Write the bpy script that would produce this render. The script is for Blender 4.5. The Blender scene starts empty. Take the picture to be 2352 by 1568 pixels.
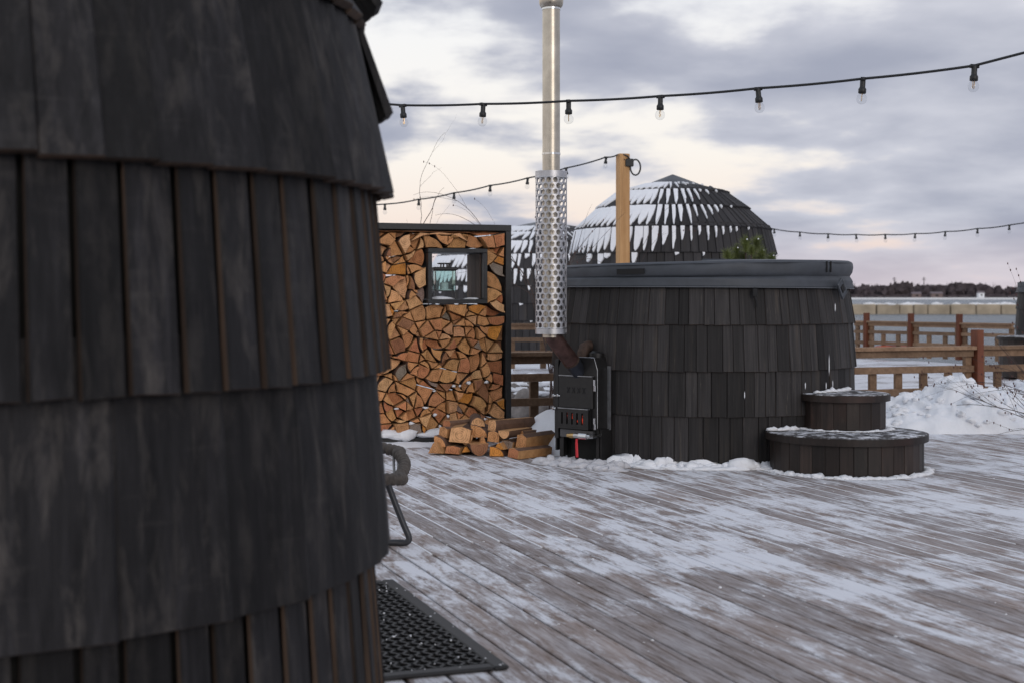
import bpy, math, random
from mathutils import Vector, Matrix, noise
from mathutils.geometry import delaunay_2d_cdt

random.seed(7)
R = math.radians
PI = math.pi
scene = bpy.context.scene
COL = scene.collection

# ------------------------------------------------------------------ camera
EYE = 1.05
cam_d = bpy.data.cameras.new("camera")
cam = bpy.data.objects.new("camera", cam_d)
COL.objects.link(cam)
cam.location = (0, 0, EYE)
cam.rotation_euler = (R(90), 0, 0)
cam_d.lens = 50
cam_d.sensor_width = 36
cam_d.shift_y = -0.0436
cam_d.clip_end = 6000
cam_d.dof.use_dof = True
cam_d.dof.focus_distance = 8.0
cam_d.dof.aperture_fstop = 4.4
scene.camera = cam

# ------------------------------------------------------------------ sky and sun
SUN_EL, SUN_AZ = R(17), R(158)      # azimuth clockwise from +Y (view direction)
world = bpy.data.worlds.new("World")
scene.world = world
world.use_nodes = True
def build_world():
    nt = world.node_tree
    nt.nodes.clear()
    N = nt.nodes.new
    L = nt.links.new
    out = N("ShaderNodeOutputWorld")
    bg = N("ShaderNodeBackground")
    L(bg.outputs[0], out.inputs[0])
    sky = N("ShaderNodeTexSky")
    sky.sky_type = 'NISHITA'
    sky.sun_disc = False
    sky.sun_elevation = SUN_EL
    sky.sun_rotation = SUN_AZ
    sky.dust_density = 2.0
    tc = N("ShaderNodeTexCoord")
    sep = N("ShaderNodeSeparateXYZ")
    L(tc.outputs['Generated'], sep.inputs[0])
    def math_(op, a, b=None, c=None, clamp=False):
        n = N("ShaderNodeMath"); n.operation = op; n.use_clamp = clamp
        for i, v in enumerate((a, b, c)):
            if v is None: continue
            if isinstance(v, (int, float)): n.inputs[i].default_value = v
            else: L(v, n.inputs[i])
        return n.outputs[0]
    def ramp(fac, stops, mode='EASE'):
        n = N("ShaderNodeValToRGB"); n.color_ramp.interpolation = mode
        e = n.color_ramp.elements
        while len(e) < len(stops): e.new(0.5)
        for i, (p, c) in enumerate(stops):
            e[i].position = p; e[i].color = c if len(c) == 4 else (*c, 1)
        L(fac, n.inputs[0])
        return n.outputs[0]
    def mix(f, a, b, typ='MIX'):
        n = N("ShaderNodeMix"); n.data_type = 'RGBA'; n.blend_type = typ
        if isinstance(f, (int, float)): n.inputs[0].default_value = f
        else: L(f, n.inputs[0])
        for i, v in ((6, a), (7, b)):
            if isinstance(v, tuple): n.inputs[i].default_value = (*v, 1)
            else: L(v, n.inputs[i])
        return n.outputs[2]
    zup = math_('MAXIMUM', sep.outputs[2], 0.0)
    den = math_('ADD', zup, 0.20)
    px = math_('DIVIDE', sep.outputs[0], den)
    py = math_('DIVIDE', sep.outputs[1], den)
    def cloud(scale, ox, oy, detail, rough, dist=0.0, sx=1.0):
        cmb = N("ShaderNodeCombineXYZ")
        L(math_('ADD', math_('MULTIPLY', px, sx), ox), cmb.inputs[0]); L(math_('ADD', py, oy), cmb.inputs[1])
        n = N("ShaderNodeTexNoise"); n.inputs['Scale'].default_value = scale
        n.inputs['Detail'].default_value = detail; n.inputs['Roughness'].default_value = rough
        n.inputs['Distortion'].default_value = dist
        L(cmb.outputs[0], n.inputs['Vector'])
        return n.outputs[0]
    big = cloud(1.25, 3.1, 1.7, 2.0, 0.5, 0.0)
    mid = cloud(2.7, 7.2, 4.9, 7.0, 0.5, 0.12)
    fine = cloud(10.0, 1.2, 9.4, 6.0, 0.6)
    # a clear, thin part of the cover lies in the west (left of the view)
    west = math_('MULTIPLY', sep.outputs[0], -0.60)
    s = math_('ADD', math_('MULTIPLY', big, 0.70), math_('MULTIPLY', mid, 0.95))
    s = math_('ADD', s, math_('MULTIPLY', fine, 0.16))
    s = math_('SUBTRACT', s, west)
    s = math_('SUBTRACT', s, 0.432)
    cover = ramp(s, [(0.385, (0, 0, 0)), (0.585, (1, 1, 1))])
    dark = ramp(math_('ADD', math_('MULTIPLY', mid, 0.6), math_('MULTIPLY', big, 0.5)), [(0.35, (0, 0, 0)), (0.75, (1, 1, 1))])
    cl = mix(dark, (0.69, 0.70, 0.765), (0.35, 0.375, 0.465))
    # thin bright veil between the clouds, over the physical sky
    skyd = N("ShaderNodeVectorMath"); skyd.operation = 'SCALE'
    L(sky.outputs[0], skyd.inputs[0]); skyd.inputs['Scale'].default_value = 0.08
    veil = ramp(zup, [(0.0, (0.90, 0.70, 0.65)), (0.045, (0.98, 0.82, 0.74)), (0.10, (1.03, 0.96, 0.89)), (0.22, (0.97, 0.975, 0.99)), (0.6, (0.62, 0.68, 0.80))], 'LINEAR')
    gap = mix(0.85, skyd.outputs[0], veil)
    c = mix(cover, gap, cl)
    # low band: thin lilac-pink haze just over the horizon
    lowf = ramp(zup, [(0.0, (1, 1, 1)), (0.06, (0, 0, 0))])
    lowf = math_('MULTIPLY', lowf, 0.55)
    c = mix(lowf, c, (0.68, 0.56, 0.585))
    L(c, bg.inputs[0])
    bg.inputs[1].default_value = 1.0
build_world()

sun_d = bpy.data.lights.new("sun", 'SUN')
sun_d.energy = 0.75
sun_d.angle = R(24)
sun_d.color = (1.0, 0.92, 0.84)
sun = bpy.data.objects.new("sun", sun_d)
COL.objects.link(sun)
_sd = Vector((math.sin(SUN_AZ) * math.cos(SUN_EL), math.cos(SUN_AZ) * math.cos(SUN_EL), math.sin(SUN_EL)))
sun.rotation_euler = _sd.to_track_quat('Z', 'Y').to_euler()

scene.view_settings.view_transform = 'Standard'
scene.view_settings.look = 'None'
scene.view_settings.exposure = 0.08
scene.view_settings.gamma = 1.0
scene.view_settings.use_curve_mapping = False
scene.render.engine = 'CYCLES'
scene.cycles.use_denoising = True
scene.cycles.max_bounces = 8
scene.cycles.transparent_max_bounces = 12

# ------------------------------------------------------------------ helpers
ALPHA = math.atan2(0.333, 0.943)              # the deck's grid is turned by this
U = Vector((math.cos(ALPHA), math.sin(ALPHA), 0))
V = Vector((-math.sin(ALPHA), math.cos(ALPHA), 0))
def uv(u, v, z=0.0):
    return U * u + V * v + Vector((0, 0, z))
def at(fx, fy, Y):                            # a point of the place from a sight line and a depth
    return Vector(((fx - 1176) / 3266 * Y, Y, EYE - (fy - 682) / 3266 * Y))

class MB:
    def __init__(s):
        s.v, s.f, s.m = [], [], []
    def add(s, verts, faces, mat=0, M=None):
        o = len(s.v)
        for p in verts:
            p = Vector(p)
            s.v.append(M @ p if M else p)
        for f in faces:
            s.f.append(tuple(i + o for i in f)); s.m.append(mat)
    def box(s, c, size, M=None, mat=0):
        x, y, z = (k / 2 for k in size)
        vs = [Vector(c) + Vector((sx * x, sy * y, sz * z)) for sz in (-1, 1) for sx, sy in ((-1, -1), (1, -1), (1, 1), (-1, 1))]
        s.add(vs, [(3, 2, 1, 0), (4, 5, 6, 7), (0, 1, 5, 4), (1, 2, 6, 5), (2, 3, 7, 6), (3, 0, 4, 7)], mat, M)
    def bbox(s, c, size, b, M=None, mat=0):   # a box with its four upright edges and rims chamfered
        x, y, z = (k / 2 for k in size)
        rings = []
        for zz, i in ((-z, b), (-z + b, 0), (z - b, 0), (z, b)):
            X, Y = x - i, y - i
            rings.append([(-X + b, -Y, zz), (X - b, -Y, zz), (X, -Y + b, zz), (X, Y - b, zz), (X - b, Y, zz), (-X + b, Y, zz), (-X, Y - b, zz), (-X, -Y + b, zz)])
        vs = [Vector(c) + Vector(p) for r in rings for p in r]
        fs = [tuple(range(7, -1, -1)), tuple(range(24, 32))]
        for k in range(3):
            for i in range(8):
                j = (i + 1) % 8
                fs.append((k * 8 + i, k * 8 + j, k * 8 + 8 + j, k * 8 + 8 + i))
        s.add(vs, fs, mat, M)
    def tube(s, pts, rad, seg=8, closed=False, cap=True, mat=0, M=None):
        pts = [Vector(p) for p in pts]
        n = len(pts)
        rads = rad if isinstance(rad, (list, tuple)) else [rad] * n
        up = None
        vs, fs = [], []
        for i in range(n):
            if closed: t = pts[(i + 1) % n] - pts[i - 1]
            else: t = pts[min(i + 1, n - 1)] - pts[max(i - 1, 0)]
            if t.length < 1e-9: t = Vector((0, 0, 1))
            t.normalize()
            if up is None:
                up = Vector((0, 0, 1)) if abs(t.z) < 0.9 else Vector((1, 0, 0))
            a = up - t * up.dot(t)
            if a.length < 1e-6: a = t.orthogonal()
            a.normalize(); up = a
            b = t.cross(a)
            for k in range(seg):
                w = 2 * PI * k / seg
                vs.append(pts[i] + (a * math.cos(w) + b * math.sin(w)) * rads[i])
        for i in range(n if closed else n - 1):
            j = (i + 1) % n
            for k in range(seg):
                l = (k + 1) % seg
                fs.append((i * seg + k, i * seg + l, j * seg + l, j * seg + k))
        if cap and not closed:
            fs.append(tuple(range(seg - 1, -1, -1)))
            fs.append(tuple(range((n - 1) * seg, n * seg)))
        s.add(vs, fs, mat, M)
    def lathe(s, prof, seg=48, c=(0, 0, 0), cap=True, mat=0, M=None):
        vs, fs = [], []
        for r, z in prof:
            for k in range(seg):
                w = 2 * PI * k / seg
                vs.append((c[0] + r * math.cos(w), c[1] + r * math.sin(w), c[2] + z))
        n = len(prof)
        for i in range(n - 1):
            for k in range(seg):
                l = (k + 1) % seg
                fs.append((i * seg + k, i * seg + l, (i + 1) * seg + l, (i + 1) * seg + k))
        if cap:
            fs.append(tuple(range(seg - 1, -1, -1))); fs.append(tuple(range((n - 1) * seg, n * seg)))
        s.add(vs, fs, mat, M)
    def prism(s, poly, z0, z1, mat=0, M=None, side=None):
        n = len(poly)
        vs = [(x, y, z0) for x, y in poly] + [(x, y, z1) for x, y in poly]
        s.add(vs, [tuple(range(n - 1, -1, -1)), tuple(range(n, 2 * n))], mat, M)
        o = len(s.v) - 2 * n
        for i in range(n):
            j = (i + 1) % n
            s.f.append((o + i, o + j, o + n + j, o + n + i)); s.m.append(mat if side is None else side)
    def mesh(s, name, mats, smooth=False):
        me = bpy.data.meshes.new(name)
        me.from_pydata([tuple(p) for p in s.v], [], s.f)
        for m in (mats if isinstance(mats, (list, tuple)) else [mats]): me.materials.append(m)
        if any(s.m): me.polygons.foreach_set("material_index", s.m)
        if smooth: me.polygons.foreach_set("use_smooth", [True] * len(s.f))
        me.update()
        return me
    def build(s, name, mats, parent=None, smooth=False, loc=None, angle=None):
        me = s.mesh(name, mats, smooth)
        o = link(name, me, parent)
        if loc is not None: o.location = loc
        if smooth and angle:
            me.set_sharp_from_angle(angle=R(angle))
        return o

def link(name, me, parent=None, M=None):
    o = bpy.data.objects.new(name, me)
    COL.objects.link(o)
    if parent: o.parent = parent
    if M is not None: o.matrix_local = M
    return o
def tag(o, label=None, cat=None, group=None, kind=None):
    if label: o["label"] = label
    if cat: o["category"] = cat
    if group: o["group"] = group
    if kind: o["kind"] = kind
    return o
def thing(name, label, cat, loc=(0, 0, 0), rz=0.0, group=None):
    o = bpy.data.objects.new(name, None)
    COL.objects.link(o)
    o.empty_display_size = 0.1
    o.location = loc
    o.rotation_euler = (0, 0, rz)
    return tag(o, label, cat, group)
def basis(x, y, z, o):
    return Matrix(((x[0], y[0], z[0], o[0]), (x[1], y[1], z[1], o[1]), (x[2], y[2], z[2], o[2]), (0, 0, 0, 1)))
def ico(sub=2):
    import bmesh
    bm = bmesh.new()
    bmesh.ops.create_icosphere(bm, subdivisions=sub, radius=1)
    vs = [v.co.copy() for v in bm.verts]; fs = [tuple(v.index for v in f.verts) for f in bm.faces]
    bm.free()
    return vs, fs
ICO1, ICO2, ICO3 = ico(1), ico(2), ico(3)
def lump(mb, c, size, seed, rough=0.35, src=None, freq=1.4, flat=None, mat=0):
    vs, fs = src or ICO2
    off = Vector((seed * 7.31, seed * 3.77, seed * 1.93))
    out = []
    for p in vs:
        d = 1 + rough * noise.fractal(p * freq + off, 0.9, 2.0, 3)
        q = Vector((p.x * size[0], p.y * size[1], p.z * size[2])) * d + Vector(c)
        if flat is not None and q.z < flat: q.z = flat
        out.append(q)
    mb.add(out, fs, mat)

# ------------------------------------------------------------------ materials
def new_mat(name):
    m = bpy.data.materials.new(name)
    m.use_nodes = True
    nt = m.node_tree
    b = nt.nodes["Principled BSDF"]
    return m, nt, b, nt.nodes.new, nt.links.new
def _ramp(N, L, fac, stops, mode='LINEAR'):
    n = N("ShaderNodeValToRGB"); n.color_ramp.interpolation = mode
    e = n.color_ramp.elements
    while len(e) < len(stops): e.new(0.5)
    for i, (p, c) in enumerate(stops):
        e[i].position = p; e[i].color = (*c, 1) if len(c) == 3 else c
    L(fac, n.inputs[0])
    return n.outputs[0]
def _noise(N, L, vec, scale, detail=4, rough=0.55, dist=0.0):
    n = N("ShaderNodeTexNoise")
    n.inputs['Scale'].default_value = scale; n.inputs['Detail'].default_value = detail
    n.inputs['Roughness'].default_value = rough; n.inputs['Distortion'].default_value = dist
    if vec is not None: L(vec, n.inputs['Vector'])
    return n.outputs[0]
def _map(N, L, vec, scale=(1, 1, 1), rot=(0, 0, 0), loc=(0, 0, 0)):
    n = N("ShaderNodeMapping")
    n.inputs['Scale'].default_value = scale; n.inputs['Rotation'].default_value = rot; n.inputs['Location'].default_value = loc
    L(vec, n.inputs['Vector'])
    return n.outputs[0]
def _math(N, L, op, a, b=None, clamp=False):
    n = N("ShaderNodeMath"); n.operation = op; n.use_clamp = clamp
    for i, v in enumerate((a, b)):
        if v is None: continue
        if isinstance(v, (int, float)): n.inputs[i].default_value = v
        else: L(v, n.inputs[i])
    return n.outputs[0]
def _mix(N, L, f, a, b, typ='MIX'):
    n = N("ShaderNodeMix"); n.data_type = 'RGBA'; n.blend_type = typ
    if isinstance(f, (int, float)): n.inputs[0].default_value = f
    else: L(f, n.inputs[0])
    for i, v in ((6, a), (7, b)):
        if isinstance(v, tuple): n.inputs[i].default_value = (*v, 1)
        else: L(v, n.inputs[i])
    return n.outputs[2]
def _bump(N, L, b, h, strength=0.3, dist=0.01):
    n = N("ShaderNodeBump"); n.inputs['Strength'].default_value = strength; n.inputs['Distance'].default_value = dist
    L(h, n.inputs['Height']); L(n.outputs[0], b.inputs['Normal'])
def _objvec(N, L):
    tc = N("ShaderNodeTexCoord"); oi = N("ShaderNodeObjectInfo")
    add = N("ShaderNodeVectorMath"); add.operation = 'ADD'
    sc = N("ShaderNodeMath"); sc.operation = 'MULTIPLY'; sc.inputs[1].default_value = 37.0
    L(oi.outputs['Random'], sc.inputs[0])
    L(tc.outputs['Object'], add.inputs[0]); L(sc.outputs[0], add.inputs[1])
    return add.outputs[0], oi.outputs['Random'], tc

def plain(name, col, rough=0.6, metal=0.0, nscale=None, namp=0.25, bump=0.0):
    m, nt, b, N, L = new_mat(name)
    b.inputs['Roughness'].default_value = rough
    b.inputs['Metallic'].default_value = metal
    b.inputs['Base Color'].default_value = (*col, 1)
    if nscale:
        v, rnd, tc = _objvec(N, L)
        n = _noise(N, L, v, nscale, 5, 0.6)
        lo = tuple(c * (1 - namp) for c in col); hi = tuple(min(1, c * (1 + namp)) for c in col)
        L(_ramp(N, L, n, [(0.3, lo), (0.7, hi)]), b.inputs['Base Color'])
        if bump: _bump(N, L, b, n, bump, 0.004)
    return m

def wood(name, lo, hi, rough=0.75, grain=(45, 45, 2.2), rnd_amp=0.35, tint=None, spots=0.0, bump=0.4, spec=0.35, world_vec=False):
    """weathered board: grain along local z, every piece its own tone"""
    m, nt, b, N, L = new_mat(name)
    v, rnd, tc = _objvec(N, L)
    g = _noise(N, L, _map(N, L, v, grain), 1.0, 6, 0.62, 0.3)
    blot = _noise(N, L, _map(N, L, v, (5, 5, 2.5)), 1.0, 4, 0.6)
    f = _math(N, L, 'ADD', _math(N, L, 'MULTIPLY', g, 0.6), _math(N, L, 'MULTIPLY', blot, 0.5))
    c = _ramp(N, L, f, [(0.36, lo), (0.72, hi)])
    if tint:
        tn = _noise(N, L, _map(N, L, v, (2.5, 2.5, 1.6), loc=(3, 1, 5)), 1.0, 3, 0.6)
        c = _mix(N, L, _ramp(N, L, tn, [(0.56, (0, 0, 0)), (0.74, (1, 1, 1))]), c, tint)
    if spots:
        sn = _noise(N, L, _map(N, L, v, (16, 16, 6), loc=(9, 2, 4)), 1.0, 5, 0.7)
        c = _mix(N, L, _math(N, L, 'MULTIPLY', _ramp(N, L, sn, [(0.62, (0, 0, 0)), (0.76, (1, 1, 1))]), spots), c, (0.17, 0.145, 0.115))
    br = _math(N, L, 'ADD', _math(N, L, 'MULTIPLY', rnd, rnd_amp * 2), 1 - rnd_amp)
    hs = N("ShaderNodeHueSaturation"); L(br, hs.inputs['Value']); L(c, hs.inputs['Color'])
    L(hs.outputs[0], b.inputs['Base Color'])
    b.inputs['Roughness'].default_value = rough
    b.inputs['Specular IOR Level'].default_value = spec
    _bump(N, L, b, g, bump, 0.003)
    return m

def char_mat():
    """tarred, weathered shingle: grain, soft pale scuffs, a few worn bands"""
    m, nt, b, N, L = new_mat("charred_shingle")
    v, rnd, tc = _objvec(N, L)
    geo = N("ShaderNodeNewGeometry")
    # across the board in metres: the object's x is scaled to the board's width
    g = _noise(N, L, _map(N, L, geo.outputs['Position'], (42, 42, 2.2)), 1.0, 7, 0.7, 0.25)
    blot = _noise(N, L, _map(N, L, geo.outputs['Position'], (6, 6, 3.4)), 1.0, 5, 0.62, 0.5)
    blot2 = _noise(N, L, _map(N, L, geo.outputs['Position'], (16, 16, 4.0), loc=(4, 2, 8)), 1.0, 5, 0.7, 0.4)
    band = _noise(N, L, _map(N, L, geo.outputs['Position'], (5, 5, 38), loc=(1, 7, 3)), 1.0, 4, 0.6, 0.2)
    f = _math(N, L, 'ADD', _math(N, L, 'MULTIPLY', g, 0.75), _math(N, L, 'MULTIPLY', blot, 0.36))
    c = _ramp(N, L, f, [(0.40, (0.0036, 0.0037, 0.0048)), (0.58, (0.0135, 0.0130, 0.0148)), (0.74, (0.032, 0.0305, 0.034))])
    sc_ = _ramp(N, L, blot2, [(0.50, (0, 0, 0)), (0.74, (1, 1, 1))])
    c = _mix(N, L, _math(N, L, 'MULTIPLY', sc_, 0.8), c, (0.078, 0.070, 0.065))
    bd = _ramp(N, L, _math(N, L, 'ADD', _math(N, L, 'MULTIPLY', band, 0.62), _math(N, L, 'MULTIPLY', blot, 0.42)), [(0.58, (0, 0, 0)), (0.70, (1, 1, 1))])
    c = _mix(N, L, _math(N, L, 'MULTIPLY', bd, 0.22), c, (0.075, 0.069, 0.065))
    hs = N("ShaderNodeHueSaturation"); L(_math(N, L, 'ADD', _math(N, L, 'MULTIPLY', rnd, 0.85), 0.42), hs.inputs['Value']); L(c, hs.inputs['Color'])
    L(hs.outputs[0], b.inputs['Base Color'])
    b.inputs['Roughness'].default_value = 0.68; b.inputs['Specular IOR Level'].default_value = 0.26
    _bump(N, L, b, _math(N, L, 'ADD', g, _math(N, L, 'MULTIPLY', blot2, 0.6)), 0.5, 0.004)
    return m
M_CHAR = char_mat()
M_CHAR_EDGE = wood("shingle_edge", (0.018, 0.012, 0.009), (0.085, 0.056, 0.040), 0.8, rnd_amp=0.5)
M_TUB = wood("tub_shingle", (0.0058, 0.0056, 0.0062), (0.044, 0.0405, 0.0405), 0.66, tint=(0.046, 0.039, 0.034), spots=0.7, rnd_amp=0.5, spec=0.25)
M_IGLOO = wood("igloo_shingle", (0.010, 0.010, 0.0115), (0.040, 0.037, 0.039), 0.7, tint=(0.042, 0.036, 0.032), rnd_amp=0.4)
M_STEP = wood("stained_stave", (0.009, 0.0068, 0.006), (0.036, 0.0245, 0.020), 0.5, rnd_amp=0.5, tint=(0.045, 0.0215, 0.0165), spots=0.2)
M_POST = wood("new_pine", (0.36, 0.185, 0.07), (0.56, 0.33, 0.15), 0.65, grain=(40, 40, 1.5), rnd_amp=0.12, spots=0.25)
M_RAIL = wood("weathered_rail", (0.14, 0.080, 0.046), (0.31, 0.20, 0.125), 0.75, grain=(40, 40, 40), rnd_amp=0.25)
M_REDPOST = wood("red_stained_post", (0.10, 0.028, 0.015), (0.19, 0.065, 0.032), 0.6, rnd_amp=0.15)
M_RACKWOOD = wood("dark_lining", (0.03, 0.02, 0.016), (0.09, 0.06, 0.045), 0.75, rnd_amp=0.2)
M_DARK = plain("inner_dark", (0.010, 0.010, 0.010), 0.9)
M_STEEL = plain("black_steel", (0.017, 0.018, 0.020), 0.5, 0.0, 30, 0.3)
M_STOVE = plain("stove_steel", (0.0125, 0.012, 0.012), 0.45, 0.2, 22, 0.35, 0.15)
M_STOVE_EDGE = plain("bare_steel_edge", (0.34, 0.35, 0.37), 0.4, 0.8, 25, 0.3)
M_CHROME = plain("chrome", (0.62, 0.62, 0.62), 0.16, 1.0)
M_GUARD = plain("perforated_stainless", (0.50, 0.50, 0.52), 0.44, 1.0, 18, 0.15)
M_FLUE = plain("flue_stainless", (0.50, 0.455, 0.385), 0.36, 1.0, 9, 0.22)
M_BRASS = plain("brass", (0.55, 0.36, 0.16), 0.3, 1.0, 30, 0.2)
M_RED = plain("red_handle", (0.55, 0.018, 0.03), 0.4)
M_COPPER = plain("heat_stained_pipe", (0.085, 0.046, 0.040), 0.42, 0.6, 14, 0.55)
M_BLUEPIPE = plain("blued_pipe", (0.045, 0.05, 0.065), 0.4, 0.7, 14, 0.4)
M_RUST = plain("rusty_pipe", (0.055, 0.034, 0.025), 0.7, 0.3, 25, 0.5)
M_COVER = plain("vinyl_cover", (0.047, 0.054, 0.066), 0.6, 0.0, 7, 0.2, 0.4)
M_PIPING = plain("cover_piping", (0.11, 0.12, 0.135), 0.5)
M_BLACK = plain("matt_black", (0.008, 0.008, 0.009), 0.8)
M_RUBBER = plain("black_rubber", (0.012, 0.012, 0.013), 0.55, 0, 20, 0.3)
M_CABLE = plain("rubber_cable", (0.010, 0.011, 0.012), 0.5)
M_ROPE = plain("grey_rope", (0.072, 0.062, 0.055), 0.85, 0, 60, 0.4)
M_CHAIRLEG = plain("graphite_tube", (0.05, 0.052, 0.058), 0.38, 0.4)
M_CORD = plain("chair_cord", (0.22, 0.21, 0.20), 0.8)
M_WAX = plain("candle_wax", (0.72, 0.72, 0.75), 0.6)
M_TWIG = plain("bare_twig", (0.060, 0.038, 0.032), 0.8)
M_BUD = plain("dry_bud", (0.075, 0.026, 0.024), 0.8)
M_NEEDLE = plain("pine_needle", (0.125, 0.15, 0.042), 0.6, 0, 12, 0.45)
M_CAPMETAL = plain("roof_cap_metal", (0.055, 0.062, 0.072), 0.45, 0.4, 6, 0.2)
M_CONC = plain("concrete_block", (0.40, 0.335, 0.25), 0.9, 0, 0.6, 0.3)
M_ORANGE = plain("orange_plastic", (0.50, 0.10, 0.05), 0.5)
M_HOUSE = plain("white_plank_wall", (0.75, 0.75, 0.76), 0.8)
M_HOUSE2 = plain("ochre_wall", (0.16, 0.115, 0.105), 0.8)
M_ROOF = plain("grey_roof", (0.16, 0.13, 0.14), 0.8)
M_UNDER = plain("gap_shade_sheet", (0.022, 0.018, 0.016), 0.9)  # near-black sheet below the boards, paints the shade in the gaps
M_ASH = plain("ash_plate", (0.10, 0.10, 0.105), 0.5, 0.6)

def snow_mat(name, col=(0.86, 0.875, 0.91), bscale=9.0, bstr=0.5, dirt=0.0):
    m, nt, b, N, L = new_mat(name)
    g = N("ShaderNodeNewGeometry")
    n = _noise(N, L, g.outputs['Position'], bscale, 8, 0.65)
    n2 = _noise(N, L, g.outputs['Position'], 160, 2, 0.6)
    c = _ramp(N, L, n, [(0.3, tuple(k * 0.93 for k in col)), (0.7, col)])
    if dirt:
        d = _noise(N, L, g.outputs['Position'], 45, 4, 0.7)
        c = _mix(N, L, _math(N, L, 'MULTIPLY', _ramp(N, L, d, [(0.62, (0, 0, 0)), (0.75, (1, 1, 1))]), dirt), c, (0.25, 0.2, 0.16))
    L(c, b.inputs['Base Color'])
    b.inputs['Roughness'].default_value = 0.75
    b.inputs['Subsurface Weight'].default_value = 0.0
    h = _math(N, L, 'ADD', n, _math(N, L, 'MULTIPLY', n2, 0.12))
    _bump(N, L, b, h, bstr, 0.03)
    return m
M_SNOW = snow_mat("snow", dirt=0.25)
M_SNOWB = snow_mat("roof_snow", bscale=14, bstr=0.3)

def plank_mat(name, bias=0.0, seed=0.0, rot=-ALPHA, far=True):
    """weathered deck board with a wind-blown dusting of snow"""
    m, nt, b, N, L = new_mat(name)
    g = N("ShaderNodeNewGeometry"); oi = N("ShaderNodeObjectInfo")
    mp = _map(N, L, g.outputs['Position'], (1, 1, 1), (0, 0, rot), (seed, 0, 0))
    rnd = oi.outputs['Random']
    off = N("ShaderNodeCombineXYZ"); L(_math(N, L, 'MULTIPLY', rnd, 19.0), off.inputs[1])
    ad = N("ShaderNodeVectorMath"); ad.operation = 'ADD'; L(mp, ad.inputs[0]); L(off.outputs[0], ad.inputs[1])
    grain = _noise(N, L, _map(N, L, ad.outputs[0], (70, 5.0, 20)), 1.0, 8, 0.72, 0.5)
    blot = _noise(N, L, _map(N, L, ad.outputs[0], (9, 1.6, 5)), 1.0, 4, 0.6)
    wf = _math(N, L, 'ADD', _math(N, L, 'MULTIPLY', grain, 0.62), _math(N, L, 'MULTIPLY', blot, 0.42))
    wc = _ramp(N, L, wf, [(0.33, (0.100, 0.070, 0.056)), (0.52, (0.21, 0.152, 0.122)), (0.75, (0.345, 0.272, 0.232))])
    hs = N("ShaderNodeHueSaturation"); L(_math(N, L, 'ADD', _math(N, L, 'MULTIPLY', rnd, 0.45), 0.78), hs.inputs['Value']); L(wc, hs.inputs['Color'])
    # snow: drifts, streaks drawn along the boards, rime caught in the grain
    drift = _noise(N, L, _map(N, L, mp, (1.0, 0.72, 1)), 1.25, 5, 0.58, 0.6)
    band = _noise(N, L, _map(N, L, mp, (0.75, 2.6, 1), loc=(4, 7, 0)), 1.0, 4, 0.6, 0.3)
    streak = _noise(N, L, _map(N, L, ad.outputs[0], (16, 3.2, 4)), 1.0, 6, 0.68, 0.5)
    grit = _noise(N, L, _map(N, L, mp, (52, 20, 30)), 1.0, 6, 0.78, 0.6)
    fleck = _noise(N, L, _map(N, L, mp, (8.5, 2.6, 6), loc=(2, 3, 0)), 1.0, 8, 0.74, 0.5)
    # the wind has swept the boards clearer towards the house wall at the front left
    sx = N("ShaderNodeSeparateXYZ"); L(g.outputs['Position'], sx.inputs[0])
    grad = _math(N, L, 'MULTIPLY', _math(N, L, 'SUBTRACT', _math(N, L, 'MINIMUM', _math(N, L, 'ADD', sx.outputs[1], _math(N, L, 'MULTIPLY', sx.outputs[0], 0.35)), 7.5), 6.0), 0.016)
    s = _math(N, L, 'ADD', _math(N, L, 'MULTIPLY', drift, 0.52), _math(N, L, 'MULTIPLY', band, 0.46))
    s = _math(N, L, 'ADD', s, _math(N, L, 'MULTIPLY', streak, 0.60))
    s = _math(N, L, 'ADD', s, _math(N, L, 'MULTIPLY', grit, 0.30))
    s = _math(N, L, 'ADD', s, _math(N, L, 'MULTIPLY', fleck, 0.60))
    s = _math(N, L, 'ADD', s, _math(N, L, 'MULTIPLY', grain, 0.12))
    s = _math(N, L, 'SUBTRACT', s, 0.318)
    s = _math(N, L, 'ADD', s, _math(N, L, 'MULTIPLY', _math(N, L, 'SUBTRACT', rnd, 0.5), 0.14))
    s = _math(N, L, 'ADD', s, _math(N, L, 'ADD', grad, bias))
    mask = _ramp(N, L, s, [(0.905, (0.04, 0.04, 0.04)), (1.0, (0.48, 0.48, 0.48)), (1.0, (0.48, 0.48, 0.48))])
    mr = N("ShaderNodeMapRange"); mr.interpolation_type = 'SMOOTHSTEP'
    mr.inputs[1].default_value = 0.92; mr.inputs[2].default_value = 1.12; mr.inputs[3].default_value = 0.0; mr.inputs[4].default_value = 0.86
    L(s, mr.inputs[0])
    rime = _math(N, L, 'MULTIPLY', _ramp(N, L, _math(N, L, 'ADD', _math(N, L, 'MULTIPLY', grain, 0.55), _math(N, L, 'MULTIPLY', streak, 0.5)), [(0.40, (0, 0, 0)), (0.64, (1, 1, 1))]), 0.42)
    hs_r = _mix(N, L, rime, hs.outputs[0], (0.72, 0.74, 0.80))
    c = _mix(N, L, mr.outputs[0], hs_r, (0.80, 0.82, 0.87))
    L(c, b.inputs['Base Color'])
    b.inputs['Roughness'].default_value = 0.72
    b.inputs['Specular IOR Level'].default_value = 0.3
    h = _math(N, L, 'ADD', _math(N, L, 'MULTIPLY', grain, 0.5), _math(N, L, 'MULTIPLY', mr.outputs[0], 1.2))
    _bump(N, L, b, h, 0.35, 0.004)
    return m
M_PLANK = plank_mat("deck_board")
M_PLANK_FAR = plank_mat("far_deck_board", 0.09, 5.0, rot=-ALPHA + PI / 2)

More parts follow.
